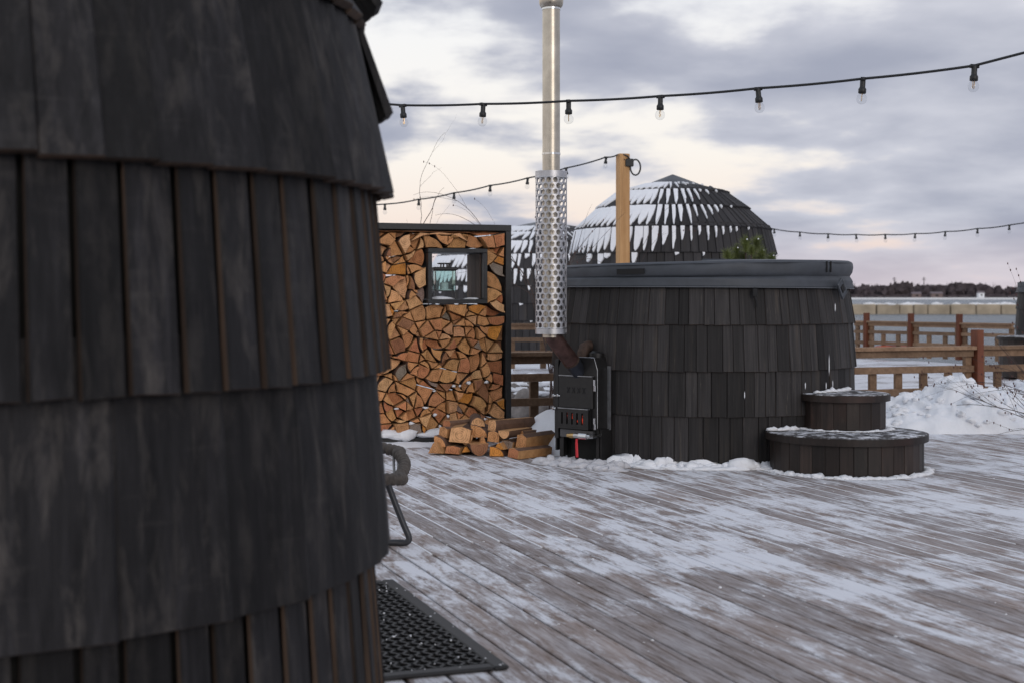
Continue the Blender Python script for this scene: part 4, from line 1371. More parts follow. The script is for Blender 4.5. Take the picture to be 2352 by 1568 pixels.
# lantern standing in the window
def build_lantern():
    cx = (rx(1010)[0] + rx(1028)[0]) / 2 + .0
    z0 = wz0 + .031
    t = thing("candle_lantern", "black framed glass lantern with white candle in the rack window", "lantern")
    t.matrix_local = RM @ Matrix.Translation((cx + .055, .17, z0)) @ Matrix.Rotation(R(-8), 4, 'Z')
    w, h = .148, .212
    f = MB()
    for sx in (-1, 1):
        for sy in (-1, 1): f.box((sx * w / 2, sy * w / 2, h / 2), (.006, .006, h))
    for z in (.006, .06, h - .003):
        for s in (-1, 1):
            f.box((0, s * w / 2, z), (w, .0055, .0055)); f.box((s * w / 2, 0, z), (.0055, w, .0055))
    f.build("frame", M_STEEL, t)
    b = MB(); b.bbox((0, 0, h + .010), (w + .03, w + .03, .022), .004); lid_ = b.build("lid", M_STEEL, t)
    for x in (-.025, -.005, .02, .035):
        b = MB(); b.box((x, 0, h + .032), (.004, .05, .024)); b.build("spacer", M_STEEL, lid_)
    b = MB(); b.bbox((0, 0, h + .048), (.092, .092, .009), .002); b.build("vent_plate", M_STEEL, lid_)
    for s in (-1, 1):
        b = MB(); b.box((0, s * (w / 2 - .004), (h + .06) / 2), (w - .01, .003, h - .066)); b.build("pane", M_PANE, t)
        b = MB(); b.box((s * (w / 2 - .004), 0, (h + .06) / 2), (.003, w - .02, h - .066)); b.build("pane", M_PANE, t)
    b = MB(); b.box((0, 0, .058), (w - .004, w - .004, .004)); b.build("candle_shelf", M_STEEL, t)
    b = MB(); b.lathe([(.028, .061), (.031, .066), (.031, .118), (.027, .122), (.008, .115)], 24); cd = b.build("candle", M_WAX, t, True, angle=40)
    b = MB(); b.tube([(0, 0, .115), (.001, 0, .126)], .0012, 5); b.build("wick", M_BLACK, cd)
    s = MB(); lump(s, (0, -.03, .066), (.055, .03, .008), 3, .3, ICO2); s.build("snow_dusting", M_SNOWB, t, True)["kind"] = 'stuff'
    s = MB()
    lump(s, (cx - .0, .06, z0), (.085, .06, .022), 5, .3, ICO2, flat=z0); lump(s, (wx1 - .075, .1, z0), (.06, .07, .013), 8, .35, ICO2, flat=z0)
    o = s.build("window_snow", M_SNOWB, None, True); o.matrix_world = RM
    tag(o, "small snow drifts on the sill of the rack window", "snow", kind='stuff')
build_lantern()

# ------------------------------------------------------------------ loose log pile
def split_poly(kind, w, h, rr):
    if kind == 'q':     # quarter round
        pts = [(-w / 2, -h / 2), (w / 2, -h / 2)] + [(w / 2 - w * (1 - math.cos(a)), -h / 2 + h * math.sin(a)) for a in [PI / 2 * k / 6 for k in range(1, 7)]]
        return pts, {1, 2, 3, 4, 5, 6}
    if kind == 'h':     # half round, flat side up
        return [(w / 2 * math.cos(a), h / 2 + h * math.sin(a)) for a in [PI + PI * k / 9 for k in range(10)]], set(range(9))
    if kind == 'd':     # half round, flat side down
        return [(w / 2 * math.cos(a), -h / 2 + h * math.sin(a)) for a in [PI * k / 9 for k in range(10)]], set(range(9))
    if kind == 't':
        return [(-w / 2, -h / 2), (w / 2, -h / 2 + h * .1), (w * .1, h / 2), (-w * .15, h * .42)], set()
    if kind == 's':     # slab
        return [(-w / 2, -h / 2), (w / 2 * .9, -h / 2), (w / 2, h * .1), (w * .38, h / 2), (-w * .42, h / 2 * .9)], {1, 2}
    return [(-w / 2, -h * .4), (w * .42, -h / 2), (w / 2, h * .3), (w * .1, h / 2), (-w * .4, h * .42)], {2}
def pile():
    rr = random.Random(12)
    def cr(x, y): return ((940 + x / 4.704) * .91875, (840 + y / 4.704) * .91875)
    data = [
     # x0,x1,y0,y1 (its seen end), depth, kind, yaw deg, length, tone, label
     (585, 800, 1245, 1385, 9.46, 't', -38, .30, "tan", "wedge-shaped log at the far left foot of the loose pile"),
     (805, 995, 1288, 1388, 9.42, 'x', -15, .30, "reddish", "flat reddish log on the deck, second from left in the pile"),
     (1008, 1112, 1296, 1366, 9.44, 't', 10, .28, "orange", "small thin wedge low in the middle of the loose pile"),
     (1105, 1330, 1268, 1412, 9.38, 'h', 12, .30, "brown", "dark barked half log at the foot of the loose pile"),
     (1335, 1505, 1305, 1418, 9.36, 'q', -12, .30, "orange", "orange quarter log on the deck under the loose pile"),
     (1505, 1720, 1328, 1452, 9.22, 'x', -48, .30, "reddish", "long barked log lying crosswise at the pile's right foot"),
     (668, 830, 1172, 1302, 9.48, 'q', -30, .30, "tan", "quarter log resting above the left wedge in the pile"),
     (990, 1142, 1160, 1284, 9.46, 'h', 8, .30, "pale", "pale rounded log end left of the pile's middle"),
     (1200, 1312, 1178, 1312, 9.42, 't', 4, .30, "tan", "narrow upright wedge in the middle of the loose pile"),
     (1305, 1455, 1115, 1252, 9.44, 'x', -8, .30, "tan", "blocky four-sided log in the pile below the top slab"),
     (1378, 1515, 1252, 1338, 9.38, 't', -25, .28, "orange", "bright orange small wedge in the pile's right half"),
     (1448, 1625, 1222, 1332, 9.42, 'x', -30, .28, "grey", "grey weathered log tucked inside the pile's right half"),
     (1612, 1800, 1150, 1326, 9.34, 'x', -45, .30, "tan", "big barked log pointing right on the pile's right end"),
     (712, 862, 1062, 1192, 9.52, 'x', -42, .34, "tan", "long split log slanting along the pile's upper left"),
     (850, 1125, 1062, 1262, 9.44, 'x', -8, .30, "pale", "largest pale log left of the middle of the loose pile"),
     (1112, 1312, 1042, 1192, 9.50, 'q', -6, .30, "tan", "quarter log beneath the topmost log of the pile"),
     (1428, 1580, 1112, 1206, 9.40, 'h', -32, .28, "pale", "half-round log with ringed end just below the top slab"),
     (1600, 1760, 1108, 1172, 9.52, 's', -48, .28, "tan", "thin slab lying behind the pile's right end"),
     (1112, 1282, 955, 1062, 9.54, 'd', 4, .30, "pale", "topmost rounded log of the loose pile"),
     (1290, 1440, 985, 1112, 9.50, 's', -50, .34, "pale", "long pale slab lying on top of the loose pile"),
     (760, 900, 990, 1062, 9.62, 's', -50, .30, "reddish", "reddish slab at the back of the pile's top left"),
    ]
    for x0, x1, y0, y1, Y, kind, yaw, ln, tone, label in data:
        fx, fy = cr((x0 + x1) / 2, (y0 + y1) / 2)
        s = Y / 3266 * .91875 / 4.704
        w, h = (x1 - x0) * s, (y1 - y0) * s
        p = at(fx, fy, Y)
        w = min(w, .15)
        poly, arcs = split_poly(kind, w, h, rr)
        b = log_mesh(poly, ln, rr, arcs)
        o = b.build("firewood_log", [M_END, M_SPLIT, M_BARK])
        zmin = min(q[1] for q in poly)
        if p.z + zmin < 0.003: p.z = 0.003 - zmin
        o.matrix_world = Matrix.Translation(p) @ Matrix.Rotation(R(yaw), 4, 'Z') @ Matrix.Rotation(rr.uniform(-.02, .02), 4, 'X')
        j = rr.uniform(.92, 1.1)
        o.color = tuple(k * j for k in LOG_TONES[tone]) + (1,)
        tag(o, label, "log", "loose split logs piled in front of the rack")
pile()

# ------------------------------------------------------------------ railings
def railing(name, label, v, u0, u1, zt, posts, gaps, mats=(M_RAIL, M_REDPOST), post_h=.14, step=.236, low=.27, mid=.455, base=0.0, M=None, group="wooden railings round the deck", bw=.07):
    t = thing(name, label, "railing", group=group)
    t.matrix_local = M if M is not None else Matrix.Rotation(ALPHA, 4, 'Z') @ Matrix.Translation((0, v, 0))
    rr = random.Random(int(v * 10) + len(posts))
    cuts = [u0] + [p for p in posts] + [u1]
    cuts = sorted(set(cuts))
    for a, b_ in zip(cuts, cuts[1:]):
        if b_ - a < .15: continue
        L = b_ - a - .068; c = (a + b_) / 2
        b = MB(); b.bbox((c, -.005, zt - .016), (L, .12, .032), .003); b.build("cap_rail", mats[0], t)
        b = MB(); b.bbox((c, .0, zt - .032 - .03), (L, .045, .058), .003); b.build("top_rail", mats[0], t)
        b = MB(); b.bbox((c, -.002, mid - .03), (L, .05, .058), .003); b.build("middle_rail", mats[0], t)
        b = MB(); b.bbox((c, .0, .235 + base), (L, .045, .06), .003); b.build("bottom_rail", mats[0], t)
        for e in (a + .034 + bw / 2, b_ - .034 - bw / 2):
            if e in (u0, u1): continue
            b = MB(); b.bbox((e, .03, (zt - .06) / 2 + base / 2), (bw * .9, .05, zt - .065 - base), .003); b.build("end_stud", mats[0], t)
        n = max(1, int(L / step)); 
        for k in range(1, n):
            x = a + (b_ - a) * k / n
            b = MB(); b.bbox((x, .042, (mid - .062) / 2 + base / 2), (bw, .034, mid - .064 - base), .003); b.build("baluster", mats[0], t)
    for p in posts:
        b = MB(); b.bbox((p, -.02, (zt + post_h) / 2 + base / 2), (.066, .10, zt + post_h - base), .004); b.build("post", mats[1], t)
    return t
F1 = 10.37
def u_on(fx, v):
    k = (fx - 1176) / 3266
    Y = v / (V.x * k + V.y)
    return U.x * k * Y + U.y * Y
pr = u_on(2241, F1)
railing("railing", "brown wooden railing behind the hot tub and the snow heap", F1, 1.6, pr + 2.6, .622, [u_on(1259, F1) + .9, pr - 2.05, pr], None)
# far railing at the water's edge
A, B = Vector((6.05, 25.75, 0)), Vector((9.6, 20.45, 0))
d = (B - A).normalized()
MF = basis(d, Vector((-d.y, d.x, 0)), Vector((0, 0, 1)), A)
def s_on(fx):
    k = (fx - 1176) / 3266
    return (k * A.y - A.x) / (d.x - k * d.y)
railing("railing", "pale wooden railing at the water's edge with reddish posts", 30.0, s_on(1960), s_on(2330), .62, [s_on(1992), s_on(2094), s_on(2205)], None, M=MF, step=.27, bw=.085)
# railing in front of the far igloo sauna
MG = Matrix.Translation((-1.4, 20.6, 0)) @ Matrix.Rotation(R(6), 4, 'Z')
railing("railing", "far wooden railing seen between the firewood rack and the chimney", 40.0, 0.0, 4.2, .66, [0.03, 4.17], None, M=MG, step=.42, bw=.09)

# orange box at the water's edge
b = MB(); b.tube([(-.42, 0, .1), (-.36, 0, .1), (-.2, 0, .1), (.2, 0, .1), (.36, 0, .1), (.42, 0, .1)], [.03, .085, .1, .1, .085, .03], 14)
b.tube([(.42, 0, .1), (.52, 0, .08)], .02, 6)
tag(b.build("marker_buoy", M_ORANGE, None, True, loc=(6.72, 24.9, 0.0)), "orange red float lying on the snow under the far railing", "buoy")

# ------------------------------------------------------------------ posts and string lights
def light_post(p, top, label, w=.118):
    b = MB(); b.bbox((0, 0, top / 2), (w, w, top), .006)
    o = b.build("light_post", M_POST, loc=(p[0], p[1], 0))
    o.rotation_euler = (0, 0, ALPHA)
    return tag(o, label, "post", "posts carrying string lights")
def lamp_meshes(seg=14):
    s = MB(); s.lathe([(.0001, .006), (.011, .006), (.0115, -.002), (.0115, -.030), (.0125, -.034), (.0165, -.040), (.0165, -.056), (.014, -.058), (.0001, -.058)], seg, cap=False)
    s.box((0, 0, .001), (.034, .018, .014))
    g = MB()
    def bulb(r, flip):
        prof = [(.0105 * r / .0225, -.058)] + [(r * math.sin(a), -.083 - .0 - r * math.cos(a) * -1) for a in []]
        pts = []
        for k in range(13):
            a = R(30) + (PI - R(30)) * k / 12
            pts.append((max(.0001, r * math.sin(a)), -.080 + r * math.cos(a)))
        b = MB(); b.lathe(pts, seg, cap=False)
        if flip: b.f = [tuple(reversed(f)) for f in b.f]
        return b
    # lathe runs downward: outside faces must look out
    o = bulb(.0225, True); i = bulb(.0212, False)
    g.add(o.v, o.f)
    f = MB()
    for x in (-.004, .004): f.tube([(x, 0, -.058), (x, 0, -.088)], .0011, 4)
    f.tube([(0, -.003, -.06), (.002, .002, -.07), (-.002, -.001, -.08), (.001, .002, -.09)], .0012, 4)
    return s.mesh("socket", M_CABLE, True), g.mesh("bulb", M_GLASS, True), f.mesh("filament", M_BRASS)
LM = lamp_meshes()
def string_light(label, bulbs, ends, sag=.006, sc=1.0, rad=.0052, fil=True, seed=1):
    rr = random.Random(seed)
    t = thing("string_light", label, "string light", group="strings of bulbs over the deck")
    pts = [ends[0]] + bulbs + [ends[1]]
    path = []
    for a, b_ in zip(pts, pts[1:]):
        for k in range(6):
            s = k / 6
            path.append(a.lerp(b_, s) - Vector((0, 0, 4 * sag * s * (1 - s))))
    path.append(pts[-1])
    b = MB(); b.tube(path, rad, 6); b.build("cable", M_CABLE, t, True)
    for p in bulbs:
        M = Matrix.Translation(p - Vector((0, 0, .004))) @ Matrix.Rotation(rr.uniform(-.10, .10), 4, 'Y') @ Matrix.Rotation(rr.uniform(0, 3), 4, 'Z') @ Matrix.Scale(sc, 4)
        o = link("socket", LM[0], t); o.matrix_local = M
        g = link("bulb", LM[1], t); g.matrix_local = M
        if fil:
            f = link("filament", LM[2], g)
def strand(Z0, a, b_, c, fxy):
    out = []
    for i, (fx, fy) in enumerate(fxy):
        tt = (fx - 1176) / 3266
        # along the strand: t=(a+b s)/(1+c s)
        s = (tt - a) / (b_ - c * tt)
        Y = Z0 * (1 + c * s)
        out.append(at(fx, fy, Y))
    return out
A_ = strand(7.74, -.0769, .1146, -.0596, [(925, 243), (1110, 240), (1306, 233), (1517, 222), (1741, 204), (1982, 182), (2238, 152)])
dirA = (A_[-1] - A_[-2])
light_post((-2.55, 8.72), 2.45, "hidden pine post carrying the near string of bulbs, left end")
light_post((4.05, 5.30), 2.62, "pine post right of the view carrying the near string of bulbs")
string_light("near string of seven clear bulbs crossing the chimney", A_, (Vector((-2.49, 8.68, 2.36)), Vector((4.0, 5.36, 2.52))), .004, 1.12, .0062, True, 1)
B_ = strand(15.7, .0661, -.0548, .0324, [(1392, 362), (1300, 387), (1212, 410), (1126, 427), (1043, 444), (962, 459), (884, 470)])
PZ = 15.5
ppos = at(1430.5, 355, PZ)
light_post((ppos.x, ppos.y), ppos.z, "new pine post behind the hot tub holding a string of bulbs")
string_light("dark string of small bulbs running from the pine post behind the rack", B_, (at(1418, 357, PZ - .07), at(640, 480, 20.5)), .01, 1.2, .008, False, 2)
light_post((at(640, 470, 20.55).x, 20.55), at(640, 470, 20.55).z, "pine post far left behind the sauna holding bulbs")
C_ = strand(24.3, .2024, .034, -.0232, [(1778, 527), (1837, 534), (1902, 538), (1966, 539.5), (2033, 539.5), (2102, 537.5), (2171, 533), (2245, 526), (2318, 518)])
string_light("farthest string of bulbs hanging over the water at the right", C_, (at(1650, 505, 25.2), at(2560, 478, 21.2)), .012, 1.3, .009, False, 3)
light_post((at(2560, 478, 21.25).x, 21.25), at(2560, 470, 21.25).z, "pine post right of the view holding the farthest bulbs")
# loop of spare cable on the pine post
lp = at(1452, 375, PZ - .05)
t = thing("cable_loop", "coil of spare black cable hanging at the pine post's top", "cable", lp)
b = MB()
b.tube([Vector((.10 * math.cos(w) * .55 + .035, .0, .085 * math.sin(w) - .05)) for w in [2 * PI * k / 20 for k in range(20)]], .009, 6, True); b.build("loop", M_CABLE, t, True)
b = MB(); b.bbox((-.03, 0, 0), (.09, .05, .085), .008); b.build("plug", M_CABLE, t)
b = MB(); b.tube([(-.10, -.01, .09), (-.05, -.01, .07), (-.02, 0, .03)], .008, 6); b.build("cable", M_CABLE, t)

# ------------------------------------------------------------------ snow heaps
def heap(name, label, c, sx, sy, h, seed, rz=0.0, res=60, lumps=0.5, prof=None, mat=None, dens=2.2, clods=0):
    mb = MB()
    n = res; m = int(res * sy / sx)
    vs = []
    for j in range(m + 1):
        for i in range(n + 1):
            x = -1 + 2 * i / n; y = -1 + 2 * j / m
            r = math.sqrt(x * x + y * y)
            e = noise.noise(Vector((math.atan2(y, x) * 1.3, seed, 0))) * .16
            f = max(0.0, 1 - (r / (1 + e)) ** 2)
            f = f ** .8
            p = Vector((x * sx, y * sy, seed))
            hh = f * h * (prof(x, y) if prof else 1)
            k = noise.fractal(p * dens, .8, 2.1, 5)
            k2 = abs(noise.noise(p * dens * 3.1)) 
            hh *= 1 + lumps * .8 * k
            hh += (f ** .5) * lumps * h * (.12 * k2 + .05 * noise.noise(p * 11))
            dx = lumps * .05 * noise.noise(p * 6 + Vector((3, 1, 2)))
            vs.append((x * sx + dx, y * sy + dx, hh - .012 if f > 0 else -.02))
    fs = [(j * (n + 1) + i, j * (n + 1) + i + 1, (j + 1) * (n + 1) + i + 1, (j + 1) * (n + 1) + i) for j in range(m) for i in range(n)]
    mb.add(vs, fs)
    if clods:
        rr = random.Random(int(seed * 10))
        cand = [v for v in vs if v[2] > .06]
        for k in range(clods):
            v = rr.choice(cand); q = rr.uniform(.012, .04) * (1.8 if rr.random() < .12 else 1)
            lump(mb, (v[0], v[1], v[2] + q * .1), (q * rr.uniform(.9, 1.5), q, q * rr.uniform(.6, .9)), k * .7 + seed, .55, ICO2, 1.8)
    o = mb.build(name, mat or M_SNOW, None, True, loc=c)
    o.rotation_euler = (0, 0, rz)
    tag(o, label, "snow", kind='stuff')
    return o
def pprof(x, y):
    return (0.62 + .38 * math.exp(-((x + .05) / .34) ** 2) + .25 * math.exp(-((x - .55) / .3) ** 2)) * (1 if y < .3 else 1 - .5 * (y - .3))
heap("snow_heap", "lumpy shovelled snow heap against the railing at the right", at(2235, 990, 11.55) + Vector((0, 0, -at(2235, 990, 11.55).z)), 1.12, .66, .36, 3.3, ALPHA * .7, 150, .8, pprof, clods=150)
heap("snow_heap", "low snow bank running off the right edge by the railing", Vector((4.75, 11.75, 0)), 1.1, .62, .34, 8.1, ALPHA, 110, .75, clods=110)
heap("snow_heap", "smooth snow drift between the log pile and the stove", Vector((.27, 9.78, 0)), .36, .42, .37, 5.7, .2, 60, .14, lambda x, y: .75 + .35 * x)
heap("snow_heap", "snow bank behind the railing left of the stove", Vector((.0, 14.4, -.1)), 2.2, 1.3, .36, 1.7, .1, 60, .2)
heap("snow_heap", "low drift of snow along the foot of the firewood rack", uv(RU1 - .9, RACK_V - .06), .75, .16, .05, 6.6, ALPHA, 60, .5)

def tub_snow():
    mb = MB(); rr = random.Random(77)
    cx, cy = TUBC
    k = 0
    a0, a1 = R(228), R(296)
    while k < 80:
        a = a0 + (a1 - a0) * (k + rr.random()) / 80
        r = 1.0 + rr.uniform(-.06, .08)
        s = rr.uniform(.014, .034) * (1.7 if rr.random() < .16 else 1)
        lump(mb, (cx + r * math.cos(a), cy + r * math.sin(a), s * .45), (s * rr.uniform(1, 2.0), s * rr.uniform(.8, 1.4), s * rr.uniform(.7, 1.15)), k * 1.3, .45, ICO2, 1.7, flat=.0)
        k += 1
    for k in range(46):                        # skirt of loose snow below the clods
        a = a0 + (a1 - a0) * k / 45
        r = 1.07 + .03 * noise.noise(Vector((k * .4, 2, 0)))
        lump(mb, (cx + r * math.cos(a), cy + r * math.sin(a), 0.0), (.085, .05, .010 + .010 * rr.random()), 200 + k, .5, ICO2, flat=.0005)
    # ruffle round the lower step
    for k in range(70):
        a = R(190) + R(175) * k / 69
        d = .462 + .022
        big = max(0, noise.noise(Vector((k * .55, 9, 0)))) * .03
        p = (S1[0] + d * math.cos(a), S1[1] + d * math.sin(a))
        if (Vector(p) - Vector(TUBC)).length < 1.0: continue
        lump(mb, (p[0], p[1], 0), (.034, .024, .008 + big + .012 * rr.random()), 400 + k, .6, ICO2, 2.2, flat=.0005)
    # snow where the upper step meets the lower and where the steps meet the tub
    for k in range(44):
        a = R(170) + R(200) * k / 43
        d = .262 + .02
        big = max(0, noise.noise(Vector((k * .8, 3, 0)))) * .03
        lump(mb, (S2[0] + d * math.cos(a), S2[1] + d * math.sin(a), .232), (.03, .03, .005 + big * .7), 600 + k, .55, ICO2, 2.0, flat=.2325)
    for k in range(30):
        a = R(301) + R(26) * rr.random()
        d = 1.045
        lump(mb, (cx + d * math.cos(a), cy + d * math.sin(a), .455), (.025, .025, rr.uniform(.006, .03)), 700 + k, .5, ICO1, flat=.4525)
    for k in range(26):
        a = R(286) + R(10) * rr.random()
        d = 1.05
        lump(mb, (cx + d * math.cos(a), cy + d * math.sin(a), .235), (.03, .025, rr.uniform(.006, .025)), 800 + k, .5, ICO1, flat=.2325)
    for a, z, h in ((R(312.5), .62, .14), (R(315), .50, .05), (R(311), .49, .045), (R(300.5), .50, .05), (R(318), .98, .06), (R(277), .45, .045), (R(302), .35, .07)):
        r = tub_prof(z) + .026
        lump(mb, (cx + r * math.cos(a), cy + r * math.sin(a), z), (.0035, .004, h / 2), a * 9, .3, ICO1)
    tag(mb.build("snow_clods", M_SNOW, None, True), "clods and crumbs of snow round the foot of the tub and steps", "snow", kind='stuff')
    # crumbs blown over the boards
    cr_ = MB()
    for k in range(170):
        Y = rr.uniform(4.2, 9.6); X = Y * rr.uniform(-.08, .35)
        if (Vector((X, Y)) - Vector(TUBC)).length < 1.15 or (Vector((X, Y)) - Vector(S1)).length < .55: continue
        q = rr.uniform(.0018, .0048) * (1.7 if rr.random() < .08 else 1)
        lump(cr_, (X, Y, q * .4), (q * rr.uniform(1, 1.8), q, q * .7), k + 1300, .5, ICO1, flat=.0005)
    tag(cr_.build("snow_crumbs", M_SNOW, None, True), "small crumbs of snow scattered over the deck boards", "snow", kind='stuff')
    # trodden slush at the stove's foot
    s = MB()
    for k in range(64):
        x = rr.uniform(.16, .72); y = 9.10 - .75 * (x - .2) + rr.uniform(-.22, .08)
        y = min(y, 9.0)
        z_ = rr.uniform(.012, .035) + (rr.uniform(.005, .03) if rr.random() < .4 else 0)
        lump(s, (x, y, 0), (rr.uniform(.03, .07), rr.uniform(.02, .05), z_), 900 + k, .5, ICO2, flat=.0005)
    tag(s.build("slush", snow_mat("dirty_snow", (0.62, 0.62, 0.65), 20, .6, .5), None, True), "grey trodden slush under the stove", "snow", kind='stuff')
tub_snow()

# ------------------------------------------------------------------ rocks behind the railing
def rocks():
    rr = random.Random(21)
    spots = [(1190, 930, 12.9, .17), (1214, 938, 12.7, .16), (1240, 935, 12.8, .15), (1205, 912, 13.3, .14), (1226, 915, 13.2, .16), (1258, 925, 13.1, .15), (1182, 905, 13.6, .13), (1216, 896, 13.8, .13), (1248, 905, 13.5, .12)]
    words_ = ["nearest left", "nearest middle", "nearest right", "second row left", "second row middle", "second row right", "back left", "topmost pointed", "back right"]
    for i, (fx, fy, Y, s) in enumerate(spots):
        p = at(fx, fy, Y)
        t = thing("boulder", f"grey snow capped boulder behind the railing left of the stove, {words_[i]}", "boulder", (p.x, p.y, p.z), group="boulders behind the railing")
        b = MB(); lump(b, (0, 0, 0), (s * rr.uniform(.9, 1.3), s, s * rr.uniform(.8, 1.1)), i * 2.7, .5, ICO3, 1.1); b.build("stone", M_ROCK, t, True)
        b = MB(); lump(b, (0, 0, s * .82), (s * .8, s * .7, s * .16), i * 1.7, .4, ICO2); b.build("snow_cap", M_SNOWB, t, True)
rocks()

# ------------------------------------------------------------------ plants
def twig(mb, p, d, L, r, depth, rr, bud=None, wig=.35, fork=.5, droop=0.0):
    n = max(3, int(L / .05))
    pts = [p.copy()]; rads = [r]
    dd = d.normalized()
    for k in range(n):
        dd = (dd + Vector((rr.uniform(-1, 1), rr.uniform(-1, 1), rr.uniform(-1, 1))) * wig * .35 + Vector((0, 0, -droop * k / n))).normalized()
        q = pts[-1] + dd * L / n
        pts.append(q); rads.append(r * (1 - .65 * (k + 1) / n))
        if depth > 0 and rr.random() < fork:
            sd = (dd + Vector((rr.uniform(-1, 1), rr.uniform(-1, 1), rr.uniform(-.6, 1))) * .85).normalized()
            twig(mb, q, sd, L * rr.uniform(.35, .6), rads[-1] * .7, depth - 1, rr, bud, wig * 1.2, fork, droop)
    mb.tube(pts, rads, 5 if r > .004 else 4)
    if bud is not None and depth == 0:
        for k in range(rr.randrange(1, 4)):
            q = pts[-1 - k] if k < len(pts) else pts[0]
            lump(bud, q, (.005, .005, .010), rr.random() * 50, .3, ICO1)
def shrub(label, base, stems, seed, buds=True, loc_h=None):
    t = thing("bare_shrub", label, "shrub", base)
    rr = random.Random(seed)
    mb = MB(); bd = MB()
    for (d, L, r, depth, wig, fork, droop) in stems:
        twig(mb, Vector((rr.uniform(-.05, .05), rr.uniform(-.05, .05), 0)), Vector(d), L, r, depth, rr, bd if buds else None, wig, fork, droop)
    mb.build("branches", M_TWIG, t, True)
    if bd.f: tag(bd.build("buds", M_BUD, t), kind='stuff')
    return t
# corkscrew willow behind the rack, its tips reach past the sauna
shrub("leafless twisted willow behind the left sauna and the rack", at(820, 0, 12.6) * 1 + Vector((0, 0, -at(820, 0, 12.6).z)),
      [((.16, 0, 1), 1.95, .008, 2, .6, .16, 0), ((.34, .05, 1), 1.75, .007, 2, .7, .18, 0), ((.02, 0, 1), 2.2, .008, 2, .6, .13, 0), ((.28, -.05, 1), 1.85, .007, 2, .7, .16, .02)], 8, False)
shrub("arching bare rose shrub behind the chimney guard", Vector((.34, 12.6, -.05)),
      [((-.14, 0, 1), 1.9, .010, 2, .12, .12, .16), ((.10, 0, 1), 1.75, .008, 1, .10, .2, .05), ((.25, .1, 1), 1.7, .008, 1, .12, .2, .15), ((.02, -.1, 1), 1.7, .008, 2, .14, .15, .04), ((.4, .1, 1), 1.5, .008, 2, .12, .2, .12)], 15)
sb = at(2500, 985, 10.7)
shrub("bare budded bush reaching over the snow heap from the right edge", Vector((sb.x, sb.y, .02)),
      [((-.62, -.02, .55), 1.0, .0055, 2, .10, .30, -.02), ((-.9, .0, .38), .95, .005, 2, .10, .30, .05), ((-.45, .05, .8), 1.05, .005, 1, .12, .30, .0), ((-.95, -.05, .22), .85, .0045, 2, .12, .30, -.05), ((-.75, .1, .6), .95, .0045, 1, .12, .3, .08)], 44)

def pine():
    t = thing("dwarf_pine", "dwarf pine with round green tips showing above the tub cover", "pine", (0, 0, 0))
    Y = 12.2
    rr = random.Random(6)
    tips = [(1691, 573, .075), (1712, 554, .08), (1738, 553, .075), (1750, 579, .075), (1773, 591, .065), (1726, 571, .05), (1682, 592, .06), (1668, 582, .065), (1708, 590, .06), (1735, 595, .06)]
    base = at(1722, 800, Y); base.z = 0
    t.location = base
    st = MB(); nd = MB()
    st.tube([Vector((0, 0, -.05)), Vector((0, 0, .5)), Vector((.02, 0, .95))], [.035, .03, .022], 7)
    for fx, fy, s in tips:
        p = at(fx, fy, Y + rr.uniform(-.15, .2)) - base
        st.tube([Vector((.02, 0, .9)), Vector((p.x * .6, p.y * .6, .9 + (p.z - .9) * .35)), p - Vector((0, 0, s))], [.014, .010, .006], 5)
        ax = Vector((p.x * .6, p.y * .4, .35)).normalized()
        for k in range(240):
            d = Vector((rr.gauss(0, 1), rr.gauss(0, 1), rr.gauss(0, 1))).normalized()
            d = (d + ax * .75).normalized()
            o = p - ax * rr.uniform(0, s * 1.3)
            e = o + d * s * rr.uniform(.75, 1.25)
            sd = d.orthogonal().normalized() * .0026
            sd2 = d.cross(sd).normalized() * .0026
            nd.add([o + sd, o - sd * .5 + sd2, o - sd * .5 - sd2, e], [(0, 1, 3), (1, 2, 3), (2, 0, 3)])
    st.build("trunk", M_TWIG, t, True); tag(nd.build("crown", M_NEEDLE, t), kind='stuff')
    s = MB(); 
    for fx, fy, s_ in tips[:5]: lump(s, at(fx, fy, Y) - base + Vector((.005, -.055, .01)), (.008, .008, .006), fx, .3, ICO1)
    s.build("snow_bits", M_SNOWB, t, True)["kind"] = 'stuff'
pine()

